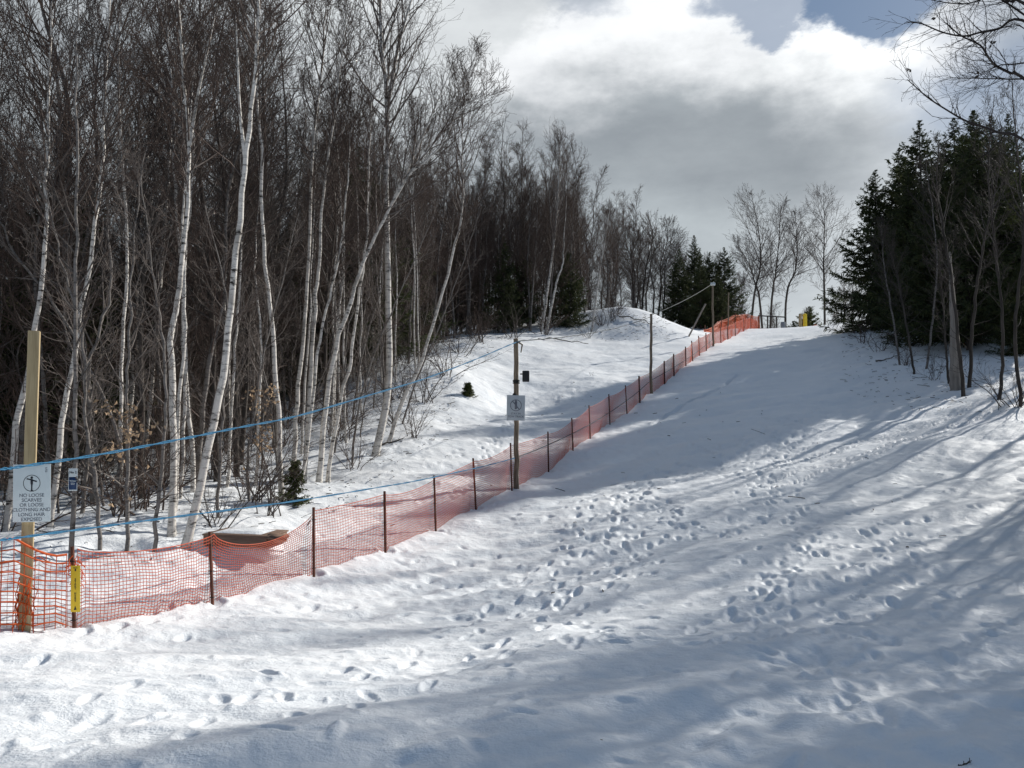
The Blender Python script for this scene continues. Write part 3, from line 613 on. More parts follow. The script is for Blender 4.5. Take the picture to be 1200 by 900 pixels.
# trees of the right wood outside the frame: they throw the long shadows over the run
for i, (X, Y, s_) in enumerate([(13.6, 17.0, .9), (15.2, 16.2, .95), (11.6, 13.6, .8), (13.5, 13.5, 1.0), (10.2, 12.6, .8), (17.5, 19.0, 1.0), (10.9, 11.2, .8), (19, 18.6, 1.1), (12.6, 15.4, .9), (9.6, 11.9, .75), (11.9, 12.2, .9), (16.4, 17.6, 1.1), (20.5, 21.4, 1.2), (22, 20.6, 1.2), (14.3, 14.6, .95), (18.2, 21.2, 1.0), (15.6, 13.6, 1.1), (24, 24.5, 1.2), (8.9, 10.6, .7), (21.6, 24.6, .9)]):
    st['thin' if i % 2 else ('grey' if i % 4 else 'birch')].place(loc(X, Y), rg.uniform(0, 6), s_*(1.5 if i % 2 else 1), 'bare tree in the wood past the right picture edge', 'bare trees past the right edge', 'tree')
for X, Y, s_ in [(15.5,18.3,1),(17.5,22,.85),(21.2,27.6,.8),(13.2,16.2,.75),(22.8,29.6,.85)]:
    st['far'].place(loc(X, Y), rg.uniform(0, 6), s_, 'thick bare tree in the wood past the right picture edge', 'thick bare trees past the right edge', 'tree')
for i, (X, Y, s_) in enumerate([(9.4, 7.9, .72), (11, 7.6, .85), (9.8, 6.2, .85), (12.8, 8.2, .95), (12.0, 6.0, 1.0), (15.2, 9.6, 1.0)]):
    sp.place(loc(X, Y), rg.uniform(0, 6), s_, 'spruce in the wood past the right picture edge', 'spruces past the right edge', 'spruce')
pine = Stock([spruce('pine_tree', 9.5, 2.3, 420, M['needle'], .8, .55, .05), spruce('pine_tree', 10.5, 2.4, 421, M['needle'], .8, .6, .05)])
for X, Y, s_ in [(11.4, 10.2, .9), (10.3, 9.5, .7)]:
    pine.place(loc(X, Y), rg.uniform(0, 6), s_, 'high crowned pine past the right picture edge', 'pines past the right edge', 'pine')

# overhanging limbs at the top right, from a tree standing just outside the frame
def limb_tree():
    d = 8.0; X0 = 7.4; base = np.array([X0, d+.3, h(X0, d+.3)])
    root = tag(empty('bare_tree', base), 'near bare tree whose dark limbs reach into the top right corner of sky', 'tree')
    top = np.array([0.1, .1, 7.5]); pts = spline(np.array([(0, 0, -.3), (.05, 0, 2), (-.05, .05, 4), (.1, .1, 5.8), top]), 24)
    rad = .13*(1-.75*np.linspace(0, 1, 24)); link('trunk', trunk_mesh(pts, rad), M['darkbark'], root, True)
    g = Geo(); rg = np.random.default_rng(3)
    q = lambda L: [(1060+x/4.5, y/4.5) for x, y in L]
    limbs = [(q([(630,415),(560,385),(480,345),(440,300),(400,240),(300,190),(250,150),(225,125)]), .022), (q([(630,110),(500,150),(400,170),(310,190),(200,170),(90,125),(10,115)]), .02),
             (q([(630,740),(500,700),(420,670),(320,635),(240,590),(130,520),(60,460),(15,420)]), .02), (q([(630,20),(570,10),(500,-20),(440,-60)]), .024), (q([(480,-20),(400,0),(320,20),(230,15),(140,0)]), .014),
             (q([(630,415),(560,417),(480,415),(340,412),(220,410)]), .009), (q([(640,330),(560,340),(500,345),(400,385),(330,380)]), .008), (q([(630,150),(550,140),(500,135)]), .008)]
    for i, (L, r0) in enumerate(limbs):
        w = np.array([P(px, py, d+.15*math.sin(i*2+j*.7)) for j, (px, py) in enumerate(L)])-base
        j = np.argmin(np.abs(pts[:, 2]-(w[0, 2]-.9))); a = pts[j]; w = np.vstack([a, a*.45+w[0]*.55+(0, 0, -.1), w]) if i < 5 or i > 6 else w
        sp_ = spline(w, 40); rd = (r0*.8)*(1-.85*np.linspace(0, 1, 40))+.002; g.tubes(sp_, rd, 5)
        b, rb, Lb = grow(rg, sp_[None], rd[None], 26, .25, 1, lambda t, q_, k, pi: q_.uniform(.15, .8, k)*(1.15-t*.6), .75, 6, .05, .16, .006, .0016); g.tubes(b, rb, 3)
        b2, rb2, _ = grow(rg, b, rb, 5, .2, 1, lambda t, q_, k, pi: Lb[pi]*.4*q_.uniform(.4, 1.1, k), .7, 4, .04, .15, .003, .0013); g.tubes(b2, rb2, 3)
    # the rest of the crown above and to the right
    b1, r1, L1 = grow(rg, pts[None], rad[None], 26, .5, 1, lambda t, q_, k, pi: q_.uniform(1.2, 2.6, k), .8, 8, .08, .1, .03, .003)
    keep = b1[:, -1, 0] > -1.0; b1, r1, L1 = b1[keep], r1[keep], L1[keep]; g.tubes(b1, r1, 4)
    b2, r2, L2 = grow(rg, b1, r1, 9, .2, 1, lambda t, q_, k, pi: L1[pi]*.4*q_.uniform(.5, 1.1, k), .65, 6, .05, .14, .01, .002); g.tubes(b2, r2, 3)
    b3, r3, L3 = grow(rg, b2, r2, 5, .2, 1, lambda t, q_, k, pi: L2[pi]*.4*q_.uniform(.5, 1.1, k), .65, 4, .05, .14, .005, .0018); g.tubes(b3, r3, 3)
    link('crown', g.mesh('crown'), M['dark_limb'], root)
    lf = Geo()
    for x, y in [(165, 92), (460, 232), (390, 395), (25, 362)]:
        c = P(1060+x/4.5, y/4.5, d)-base
        for k in range(4):
            a = rg.normal(size=3); a /= np.linalg.norm(a); b = np.cross(a, rg.normal(size=3)); b /= np.linalg.norm(b); s_ = .05
            lf.add([c, c+a*s_*.5+b*s_*.3, c+a*s_, c+a*s_*.5-b*s_*.3], [[0, 1, 2, 3]])
    link('leaves', lf.mesh('leaves', False), M['darkbark'], root)
limb_tree()

# --- small evergreens and brush
def small_spruce(px, py, ht, rd, seed, mt, lab):
    p = hit(px, py); o = spruce('young_spruce', ht, rd, seed, mt, 1.6 if ht < .7 else .9, .02, .018 if ht < 1.2 else .03); o.location = p-np.array([0, 0, .05]); tag(o, lab, 'young spruce'); return o
small_spruce(345, 588, .72, .30, 501, M['needle2'], 'small olive young spruce at the foot of the birch clump')
small_spruce(548, 464, .45, .26, 502, M['needle2'], 'tiny dark spruce alone on the white snow bank')
#small_spruce(480, 480, 1.3, .7, 503, M['needle2'], 'low green young spruce under the slanting birch')
#small_spruce(575, 402, 1.6, .8, 504, M['needle'], 'low spruce at the wood edge above the snow bank')
o = spruce('young_spruce', 2.6, 1.6, 505, M['needle2'], .7, .02, .07); X = (950-600)/FPX*66; o.location = (X, 66, h(X, 66)-.1); tag(o, 'round dark evergreen bush on the crest beside the yellow posts', 'young spruce')
o = spruce('young_spruce', 1.5, 1.1, 506, M['needle'], .6, .02, .07); X = (931-600)/FPX*67; o.location = (X, 67, h(X, 67)-.1); tag(o, 'low dark evergreen left of the yellow posts', 'young spruce')

shr = []
for i in range(4):
    o, tw = shrub('shrub', 1.6, 600+i, M['red_limb' if i % 2 else 'grey_limb'], 10, .4); shr.append(o)
shs = Stock(shr)
for px, py, s_, lab in [(250, 615, .8, 'brush at the foot of the leaning birch'), (300, 585, 1.1, 'leafless brush between lone birch and leaning birch'), (318, 600, .8, 'low brush in front of the lone birch'),
        (415, 548, .8, 'brush between the bowed birch and thickest birch'), (470, 500, 1.2, 'dark brush behind the thickest birch foot'), (487, 515, .9, 'bare brush spilling over the snow at the slanting birch'),
        (500, 470, 1.3, 'grey brush on the bank edge above the slanting birch'), (520, 440, 1.4, 'grey brush higher up the bank edge'), (540, 415, 1.6, 'grey brush near the top of the bank edge'),
        (565, 400, 1.5, 'low brush above the tow pole'), (600, 396, 1.5, 'low brush along the wood edge behind the tow pole'), (640, 393, 1.5, 'brush at the feet of the fan crowned birches'),
        (690, 396, .9, 'sparse twigs sticking from snow below the mound'), (705, 385, 1.3, 'brush on the left flank of the mound'), (717, 375, 1.4, 'brush near the top of the mound, left side'), (725, 368, 1.0, 'small brush on the mound top'),
        (1190, 476, 1.2, 'dark brush pile at the right picture edge'), (1060, 430, .8, 'brush under the pale slim stem on the right'), (1095, 445, .7, 'twigs left of the snag foot'), (1010, 402, 1.1, 'low brush at the left end of the right wood'),
        (1030, 412, 1.0, 'brush at the snow edge under the crest spruces'), (130, 610, 1.0, 'brush behind the fence by the tagged sapling'), (60, 600, 1.1, 'brush behind the sign post'), (160, 600, 1.0, 'brush left of the straight birch')]:
    p = hit(px, py); shs.place(p, rg.uniform(0, 6), s_, lab, None, 'shrub')
for x, y in scatter(90, .1, 8, 8.5, 44, .3): shs.place(loc(x, y), rg.uniform(0, 6), rg.uniform(.7, 1.5), 'tangled bare brush under the left wood', 'brush under the left wood', 'shrub')
for x, y in scatter(20, .2, 5, 44, 70, .3): shs.place(loc(x, y), rg.uniform(0, 6), rg.uniform(1.3, 2.2), 'brush thicket behind the snow mound', 'brush behind the snow mound', 'shrub')
p = hit(1172, 478); o, tw = shrub('shrub', .5, 640, M['grey_limb'], 5, .5); o.location = p; tag(o, 'small dark sprig on the snow in front of the brush pile', 'twig')
p = hit(690, 441); o, tw = shrub('twig', .4, 641, M['grey_limb'], 3, .35, 2); o.location = p; tag(o, 'lone crooked twig sticking up from the snow bank', 'twig')
def fallen(name, px, py, L, ang, r, seed, lab):
    p = hit(px, py); rg = np.random.default_rng(seed); n = 10; a = np.zeros((n, 3)); t = np.linspace(-L/2, L/2, n); a[:, 0] = t*math.cos(ang); a[:, 1] = t*math.sin(ang)
    for i in range(n): a[i, 2] = gz(p[0]+a[i, 0], p[1]+a[i, 1])-p[2]+r*.6+rg.normal(0, r*.3)
    rd = r*np.linspace(1, .4, n); root = tag(empty(name, p), lab, 'branch'); g = Geo(); g.tubes(a, rd, 6); link('limb', g.mesh('limb'), M['darkbark'], root)
    b, rb, _ = grow(rg, a[None], rd[None], 8, .2, 1, lambda t, q, k, pi: L*.3*q.uniform(.4, 1, k), .7, 5, .05, .12, .006, .002); g = Geo(); g.tubes(b, rb, 3); link('twigs', g.mesh('twigs'), M['grey_limb'], root)
fallen('fallen_branch', 1130, 888, .07, .3, .005, 1, 'small dark broken twig lying in the near snow at the bottom right')
fallen('fallen_branch', 1040, 422, 1.4, .5, .03, 2, 'dead branch on the shaded snow under the right spruces')
fallen('fallen_branch', 745, 376, 2.2, -.6, .04, 3, 'branch lying on the flank of the snow mound')
fallen('fallen_branch', 660, 400, 2.8, .2, .035, 4, 'fallen limb by the feet of the fan crowned birches')
fallen('fallen_branch', 455, 525, 1.0, .9, .03, 5, 'short log at the foot of the thickest birch')

g = Geo(); rl = np.random.default_rng(77); cnt = 0
zones = [(lambda: (rl.uniform(-12, 2), rl.uniform(9, 40)), lambda x, y: -1.6 < edge_dist(x, y) < 4, 1500), (lambda: (rl.uniform(5, 9.5), rl.uniform(43, 49)), lambda x, y: True, 220), (lambda: (rl.uniform(11, 19), rl.uniform(20, 42)), lambda x, y: x/y > .43, 500), (lambda: (rl.uniform(-4, 8), rl.uniform(9, 30)), lambda x, y: True, 70)]
for gen, ok, n in zones:
    m = 0
    while m < n:
        x, y = gen()
        if not ok(x, y): continue
        m += 1; z = gz(x, y)+.004; a = rl.uniform(0, 6.28); L = rl.uniform(.02, .10)*(1 if rl.random() < .9 else 2.5)*(1+y/40); k = np.array([math.cos(a), math.sin(a), rl.normal(0, .15)])*L
        g.tubes(np.array([(x, y, z), (x+k[0]*.5, y+k[1]*.5, z+abs(k[2])*.5+.004), (x+k[0], y+k[1], z+abs(k[2]))]), np.full(3, rl.uniform(.0025, .006)*(1+y/30)), 3)
o = link('forest_litter', g.mesh('forest_litter', False), M['darkbark']); tag(o, 'scattered dark twigs and bark scraps on the snow', 'litter', None, 'stuff')
# ------------------------------------------------------------------ fence
FB = [np.array(p) for p in fence_base]
def net(u_pts, height, rows, du, rad, sag=.05, off=(0, 0), seed=0, thick_v=None, lift=.0, wav=.02, deep=None):
    """a plastic net hung along a line of ground points"""
    rgn = np.random.default_rng(seed); u_pts = np.array(u_pts); seg = np.linalg.norm(np.diff(u_pts[:, :2], axis=0), axis=1); cum = np.concatenate([[0], np.cumsum(seg)]); n = max(2, int(cum[-1]/du)+1); u = np.linspace(0, cum[-1], n)
    x = np.interp(u, cum, u_pts[:, 0])+off[0]; y = np.interp(u, cum, u_pts[:, 1])+off[1]
    k = np.clip(np.searchsorted(cum, u, 'right')-1, 0, len(seg)-1); f = (u-cum[k])/seg[k]
    hh = np.interp(u, cum, height if hasattr(height, '__len__') else [height]*len(cum))
    ph = rgn.random(len(seg))*6; sg = sag*rgn.uniform(.3, 1.6, len(seg))
    if deep is not None: sg[deep] = .25
    zt = np.array([gz(a, b) for a, b in zip(x, y)]); ztop_s = np.interp(u, cum, [h(p[0], p[1]) for p in u_pts])+hh - sg[k]*np.sin(f*math.pi)**.6
    nrm = np.stack([-np.gradient(y), np.gradient(x)], 1); nrm /= np.linalg.norm(nrm, axis=1, keepdims=True)
    v = np.linspace(0, 1, rows); Pt = np.zeros((rows, n, 3))
    zb = zt-.02+lift
    bel = (np.sin(f*math.pi)[None]*wav*2.5*np.sin(v*3.1)[:, None]*np.sin(ph[k])[None]) + wav*np.sin(u*2.1+ph[k])[None]*(1-v[:, None])*.8
    Pt[..., 0] = x[None]+nrm[None, :, 0]*bel; Pt[..., 1] = y[None]+nrm[None, :, 1]*bel
    rip = .012*np.sin(u[None]*5+v[:, None]*7+seed)
    Pt[..., 2] = zb[None]*(1-v[:, None])+ztop_s[None]*v[:, None]+rip*(v*(1-v)*4)[:, None]
    g = Geo(); rh = np.full((rows, n), rad); rh[-1] *= 1.6; rh[0] *= 1.3; g.tubes(Pt, rh, 4)
    vv = np.transpose(Pt, (1, 0, 2)); g.tubes(vv, np.full((n, rows), thick_v or rad*.8), 3)
    return g
fence = tag(empty('snow_fence', FB[0]), 'long red orange plastic net fence on dark stakes climbing the slope', 'fence')
root0 = np.array(FB[0])
def rel(g): 
    g.V = [v-root0 for v in g.V]; return g
ends = FB+[P(888, 384, fd(886))]
hts = [.70, .78]+[.86]*(len(ends)-2)
parts = [(0, 9, .038, .0036, 22), (9, len(ends)-1, .06, .0044, 17)]
for a, b, du, rd, rows in parts:
    g = net(ends[a:b+1], hts[a:b+1], rows, du, rd, .06, (-.02, .05), a, wav=.03, deep=1 if a == 0 else None); o = link('netting', rel(g).mesh('netting', False), M['net_red'], fence)
lean = np.random.default_rng(9)
for i, p in enumerate(FB):
    g = Geo(); hgt = (.70 if i == 0 else .78 if i == 1 else .88)+.03; w = .03 if i < 12 else .045
    b0 = np.array([p[0], p[1], h(p[0], p[1])-.15])-root0; b1 = b0+np.array([-.03+lean.normal(0, .015), lean.normal(0, .01), hgt+.15])
    g.tubes(np.linspace(b0, b1, 4), np.full(4, w*.62), 4); g.add([b1+(-w*.4, -w*.4, 0), b1+(w*.4, -w*.4, 0), b1+(w*.4, w*.4, 0), b1+(-w*.4, w*.4, 0)], [[0, 1, 2, 3]])
    st_ = link('stake', g.mesh('stake', False), M['stake'], fence)
    if i < 14:   # cable ties that hold the net
        g = Geo()
        for f in (.25, .55, .85):
            c = b0+(b1-b0)*f; g.box(c, (w*1.5, w*1.5, .006))
        link('cable_tie', g.mesh('cable_tie', False), M['black'], st_)
# coarse orange netting at the far left, round the timber post
post_p = np.array(P(29, 735, 6.72)); post_p[2] = h(post_p[0], post_p[1])
lf = [np.array((-6.6, 5.35, 0)), np.array((-5.4, 5.85, 0)), np.array((post_p[0], post_p[1]-.13, 0)), np.array((FB[0][0]-.03, FB[0][1]-.1, 0))]
cf = tag(empty('snow_fence', (post_p[0], post_p[1]-.13, post_p[2])), 'coarse bright orange netting wrapped round the square timber post', 'fence')
root0 = np.array(cf.location)
g = net(lf, [.72, .76, .80, .66], 10, .085, .0062, .07, (0, 0), 5, .0042, wav=.05); link('netting', rel(g).mesh('netting', False), M['net_orange'], cf)
g = net([np.array(q)+np.array((0, .13 if i == 2 else .1, 0)) for i, q in enumerate(lf[:2])]+[np.array((post_p[0], post_p[1]+.12, 0)), lf[3]+np.array((0, .06, 0))], [.62, .64, .62, .6], 17, .045, .003, .05, (0, .06), 6, wav=.05); link('netting', rel(g).mesh('netting', False), M['net_red'], cf)
# gathered net bunched on the post foot and on the first stake
g = Geo()
for k in range(26):
    a = rg.uniform(0, 6.28); z0 = rg.uniform(0, .18); p0 = np.array([math.cos(a)*.075, math.sin(a)*.075+.13, z0-.02]); t = np.linspace(0, 1, 7)[:, None]
    w = p0+np.array([.07*math.cos(a+2), .03*math.sin(a*3), .0])*t+np.array([0, 0, .32])*t; w[:, :2] += rg.normal(0, .012, (7, 2)); g.tubes(w, np.full(7, .004), 4)
link('net_bunch', g.mesh('net_bunch', False), M['net_orange'], cf)
g = Geo(); c0 = FB[0]-root0
for k in range(16):
    a = rg.uniform(0, 6.28); t = np.linspace(0, 1, 6)[:, None]; p0 = c0+np.array([math.cos(a)*.035, math.sin(a)*.035-.03, rg.uniform(.5, .68)]); w = p0+np.array([rg.normal(0, .05), rg.normal(0, .03), -rg.uniform(.02, .15)])*t+rg.normal(0, .008, (6, 3)); g.tubes(w, np.full(6, .004), 4)
link('net_bunch', g.mesh('net_bunch', False), M['net_orange'], cf)
# dense orange net across the crest
tp = [P(826, 392, 52), P(845, 388, 56), P(862, 385, 59), P(876, 384, 61), P(890, 384, 62)]
tf = tag(empty('snow_fence', (tp[2][0], tp[2][1], h(tp[2][0], tp[2][1]))), 'slack orange netting piled at the top of the tow on the crest', 'fence'); root0 = np.array(tf.location)
for j, (oy, ht_) in enumerate([(0, [.25, .75, 1.1, 1.25, 1.1]), (.8, [.3, .8, 1.15, 1.35, 1.2]), (1.6, [.2, .9, 1.2, 1.3, 1.15])]):
    g = net(tp, ht_, 16, .09, .0075, .15, (.1*j, oy), 30+j, .0075, wav=.12); link('netting', rel(g).mesh('netting', False), M['net_orange'], tf)
for j, (q, hh) in enumerate(zip(tp, [.5, 1.0, 1.2, 1.5, 1.4])):
    g = Geo(); b0 = np.array([q[0], q[1]-.05, h(q[0], q[1])-.1])-root0; g.tubes(np.linspace(b0, b0+np.array([.05*(j % 2), 0, hh+.1]), 3), np.full(3, .03), 4); link('stake', g.mesh('stake', False), M['stake'], tf)

# ------------------------------------------------------------------ signs and poles
def text_mesh(body, size, align='CENTER', extr=.0006, spacing=1.0, stretch=1.0, bold=0.0):
    cu = bpy.data.curves.new('lettering', 'FONT'); cu.body = body; cu.size = size; cu.align_x = align; cu.align_y = 'CENTER'; cu.extrude = extr; cu.space_line = spacing; cu.offset = bold
    ob = bpy.data.objects.new('lettering', cu); COL.objects.link(ob); dg = bpy.context.evaluated_depsgraph_get(); dg.update(); me = bpy.data.meshes.new_from_object(ob.evaluated_get(dg)); bpy.data.objects.remove(ob); bpy.data.curves.remove(cu)
    me.transform(Matrix.Diagonal((stretch, 1, 1, 1)) @ Matrix.Identity(4)); me.transform(Matrix.Rotation(R(90), 4, 'X'))
    return me
def ring_mesh(r, w, n=40, sx=1.0, y0=0):
    a = np.linspace(0, 2*math.pi, n, endpoint=False); o_ = np.stack([np.cos(a)*r*sx, np.full(n, y0), np.sin(a)*r], 1); i_ = np.stack([np.cos(a)*(r-w)*sx, np.full(n, y0), np.sin(a)*(r-w)], 1)
    g = Geo(); V = np.concatenate([o_, i_]); F = [[k, (k+1) % n, n+(k+1) % n, n+k] for k in range(n)]; g.add(V, F); return g
def board(parent, w, hgt, t, loc_, mt, rz=0, ry=0):
    g = Geo(); g.box((0, 0, 0), (w, t, hgt)); o = link('sign_board', g.mesh('sign_board', False), mt, parent); o.location = loc_; o.rotation_euler = (0, ry, rz); bevel(o, .003); return o
def on(parent, name, me, mt, loc_):
    o = link(name, me, mt, parent); o.location = loc_; return o
# near square timber post
post = tag(empty('sign_post', post_p), 'tall square sawn timber post with white warning sign, lower end in netting', 'sign post')
top_z = P(31, 388, 6.72)[2]-post_p[2]
g = Geo(); g.box((0, 0, (top_z-.3)/2), (.09, .09, top_z+.3), Euler((0, 0, R(28)))); o = link('pole', g.mesh('pole', False), M['timber'], post); bevel(o, .004); o.rotation_euler = (0, R(.6), 0)
c = P(33.5, 578.5, 6.6)-post_p; bd = board(post, .315, .495, .004, (c[0], -.075, c[2]), M['white'], R(3), R(-.8))
Y_ = -.0035
on(bd, 'lettering', text_mesh('NO LOOSE\nSCARVES\nOR LOOSE\nCLOTHING AND\nLONG HAIR\nEXPOSED', .042, spacing=.98), M['fade'], (0, Y_, -.123))
g = ring_mesh(.072, .005, 48); on(bd, 'pictogram_ring', g.mesh('ring', False), M['ink'], (0, Y_, .085))
g = Geo()
g.box((0, 0, .012), (.02, .001, .045)); g.box((0, 0, -.035), (.011, .001, .055)); g.box((.003, 0, -.064), (.022, .001, .008))
g.box((-.022, 0, .034), (.042, .001, .011), Euler((0, R(14), 0))); g.box((.022, 0, .020), (.042, .001, .011), Euler((0, R(16), 0)))
g.add([(.011*math.cos(t), -.0002, .048+.012*math.sin(t)) for t in np.linspace(0, 6.283, 13)[:-1]], [[0, 1, 2, 3], [0, 3, 4, 5], [0, 5, 6, 7], [0, 7, 8, 9], [0, 9, 10, 11]])
on(bd, 'pictogram', g.mesh('pictogram', False), M['ink'], (0, Y_, .085))
on(bd, 'lettering', text_mesh('ET\n24\nRT', .017, spacing=.9), M['fade'], (.122, Y_, .198))
for zz in (.236, -.236):
    g = Geo(); g.tubes([(0, 0, 0), (0, -.004, 0)], [.006, .004], 8); on(bd, 'bolt', g.mesh('bolt', False), M['steel'], (0, -.002, zz))
# small tag nailed to the sapling
sb = hit(83, 655); tgp = P(85.5, 562, sb[1]-.07)
tagr = tag(empty('tag_sign', tgp), 'small white and navy tag nailed to the thin grey sapling', 'sign')
b2_ = board(tagr, .105, .265, .003, (0, 0, 0), M['white'], R(2)); g = Geo(); g.box((0, 0, 0), (.092, .001, .15)); on(b2_, 'printed_panel', g.mesh('panel', False), M['navy'], (0, -.0025, -.045))
on(b2_, 'lettering', text_mesh('No 2', .04, bold=.0006), M['ink'], (0, -.0035, .085)); on(b2_, 'lettering', text_mesh('TOW\nGO', .03, bold=.0004), M['white'], (0, -.0045, -.035))
# yellow plate on the first stake
yp = P(88.5, 690, FB[0][1]-.13); yl = tag(empty('yellow_sign', yp), 'narrow upright yellow plate tied to the first fence stake', 'sign')
yb = board(yl, .088, .41, .004, (0, 0, 0), M['yellow'], R(-4), R(-1)); on(yb, 'lettering', text_mesh('S\nT\nA\nR\nT\n\nH\nE\nR\nE', .026, spacing=.8, bold=.0004), M['ink'], (0, -.0035, -.01))
g = Geo(); g.box((0, 0, 0), (.04, .001, .005)); g.box((0, 0, -.018), (.012, .001, .02)); on(yb, 'pictogram', g.mesh('pictogram', False), M['ink'], (0, -.0035, .185))
g = Geo(); g.add([(-.012, 0, 0), (.012, 0, 0), (.001, 0, .035), (-.001, 0, .035)], [[0, 1, 2, 3]]); on(yb, 'pictogram', g.mesh('pictogram', False), M['ink'], (0, -.0035, -.185))
# round pole with black box and a sign whose shade is in its colour
def pole(px_b, py_b, px_t, py_t, d, r, lab, mt='pole', wob=.01, seed=0):
    b = P(px_b, py_b, d); b[2] = h(b[0], b[1]); t = P(px_t, py_t, d); root = tag(empty('tow_pole', b), lab, 'pole'); rr = np.random.default_rng(seed); n = 14
    v = np.linspace(np.array([0, 0, -.3]), t-b, n); v[1:-1, :2] += rr.normal(0, wob, (n-2, 2)); g = Geo(); rd = r*np.linspace(1.08, .9, n)*rr.uniform(.93, 1.07, n); g.tubes(v, rd, 10)
    g.tubes([v[-1], v[-1]+(0, 0, .012)], [rd[-1], .001], 10); link('pole', g.mesh('pole', False), M[mt], root, True); return root, t-b
d2 = 16.5
p2, t2 = pole(605, 556, 604.5, 397, d2, .055, 'rough round tow pole carrying the sign greyed as in shade and a black box', seed=2, wob=.012)
c = P(604.5, 478, d2)-np.array(p2.location); bd = board(p2, .39, .54, .006, (c[0], -.075, c[2]), M['shaded_sign'], R(4), R(1))
g = ring_mesh(.125, .016, 40); on(bd, 'pictogram_ring', g.mesh('ring', False), M['fade'], (0, -.0045, .055))
g = Geo(); g.box((0, 0, 0), (.23, .001, .02), Euler((0, R(50), 0))); g.box((0, -.001, .0), (.05, .001, .17)); g.box((0, -.001, .1), (.035, .001, .035)); on(bd, 'pictogram', g.mesh('pictogram', False), M['fade'], (0, -.0045, .055))
on(bd, 'lettering', text_mesh('STAY IN\nTOW TRACK', .058, spacing=1.1, bold=.001), M['fade'], (0, -.0045, -.155))
c = P(622, 441, d2)-np.array(p2.location); g = Geo(); g.box((0, 0, 0), (.15, .09, .24)); o = on(p2, 'control_box', g.mesh('box', False), M['black'], (c[0]*.42+.075, -.02, c[2])); bevel(o, .02, 3)
g = Geo(); g.box((0, 0, 0), (.15, .03, .03)); on(p2, 'bracket', g.mesh('bracket', False), M['steel'], (c[0]*.5, .02, c[2]+.05))
g = Geo(); g.box((0, 0, 0), (.10, .03, .05), Euler((0, R(25), 0))); on(p2, 'dark_strap', g.mesh('strap', False), M['black'], (c[0]*.1-.06, -.05, P(600, 463, d2)[2]-p2.location[2]))
g = Geo()
for k in range(3): g.tubes([(.0+.07*math.cos(a), .07*math.sin(a), k*.03) for a in np.linspace(0, 6.28, 14)], np.full(14, .012), 5)
on(p2, 'dark_binding', g.mesh('binding', False), M['black'], (0, 0, P(605, 449, d2)[2]-p2.location[2]))
g = Geo(); g.tubes([(0.05, -.02, 0), (.13, -.03, -.05), (.10, -.03, -.22)], [.02, .02, .012], 6); on(p2, 'rope_hook', g.mesh('hook', False), M['pole'], (0, 0, t2[2]-.08))
d3 = fd(763)-.2; p3, t3 = pole(763, 459, 763, 368, d3, .05, 'thin brown tow pole half way up the net fence', seed=3)
d4 = fd(835)-.3; p4, t4 = pole(836, 407, 835, 332, d4, .05, 'tall brown tow pole near the crest with a white pulley', seed=4)
g = Geo(); g.tubes([(-.12, -.05, 0), (.12, -.05, 0)], [.08, .08], 14); g.tubes([(-.14, -.05, 0), (.14, -.05, 0)], [.03, .03], 8); on(p4, 'pulley', g.mesh('pulley', False), M['white'], (t4[0], t4[1], t4[2]-.05))
g = Geo(); g.tubes([(0, 0, 0), (-1.35, .9, -2.9)], [.05, .05], 7); pr = tag(empty('prop_pole', P(842, 372, d4+1)), 'slanting pale prop pole behind the tall tow pole', 'pole'); pr.location = P(839, 356, d4+3)
pr.location = (pr.location[0]-.6, pr.location[1], pr.location[2]); link('pole', g.mesh('pole', False), M['snagbark'], pr)
for px, yb, yt, lab in [(853, 398, 343, 'slim brown pole just right of the last tow pole'), ]:
    pole(px, yb, px+1, yt, fd(853)+1.0, .035, lab, seed=px)

# tow ropes
def rope(name, pts, r, mt, lab, twin=0.0):
    pts = np.array(pts); c0 = pts[0].copy(); g = Geo(); w = spline(pts-c0, 40*len(pts))
    if twin:
        t = np.linspace(0, 1, len(w)); ph = 26*t*len(pts)/3; o_ = np.stack([np.zeros_like(t), np.cos(ph)*twin, np.sin(ph)*twin], 1); g.tubes(w+o_, np.full(len(w), r), 6); g.tubes(w-o_, np.full(len(w), r), 6)
    else: g.tubes(w, np.full(len(w), r), 6)
    o = link(name, g.mesh(name, False), mt, None, True); o.location = c0; tag(o, lab, 'rope'); return o
def dline(px, d_a=6.5, pa=30, d_b=16.4, pb=605):
    """depth of the rope line at a picture column"""
    return 1/((1/d_a)*(pb-px)/(pb-pa)+(1/d_b)*(px-pa)/(pb-pa))
up = [(-60,557),(0,550),(30,546),(120,532),(210,515),(280,501),(350,487),(440,461),(500,443),(560,420),(600,403),(610,400)]
rope('tow_rope', [P(px, py, dline(px)) for px, py in up], .0066, M['rope'], 'bright blue upper tow rope stretched from the sign post to the round pole', .0075)
lo = [(-60,640),(0,633),(30,629),(120,617),(210,605),(340,588),(450,570),(490,563),(560,548),(603,537)]
rope('tow_rope', [P(px, py, dline(px)+.02) for px, py in lo], .0062, M['rope'], 'blue lower tow rope running just above the net fence', .006)
P2, P3, P4 = np.array(p2.location)+t2, np.array(p3.location)+t3, np.array(p4.location)+t4
def sagl(a, b, s, n=7): return [a+(b-a)*t-np.array([0, 0, s*4*t*(1-t)]) for t in np.linspace(0, 1, n)]
rope('tow_rope', sagl(P2+(.06, -.06, -.05), P3+(0, -.07, -.1), .16), .007, M['rope_dark'], 'dark upper tow rope between the round pole and the half way pole', .006)
rope('tow_rope', sagl(P3+(0, -.07, -.05), P4+(0, -.1, -.02), .10), .010, M['rope_dark'], 'grey upper tow rope rising to the white pulley')
L3 = P(763, 446, d3); L4 = P(835, 398, d4)
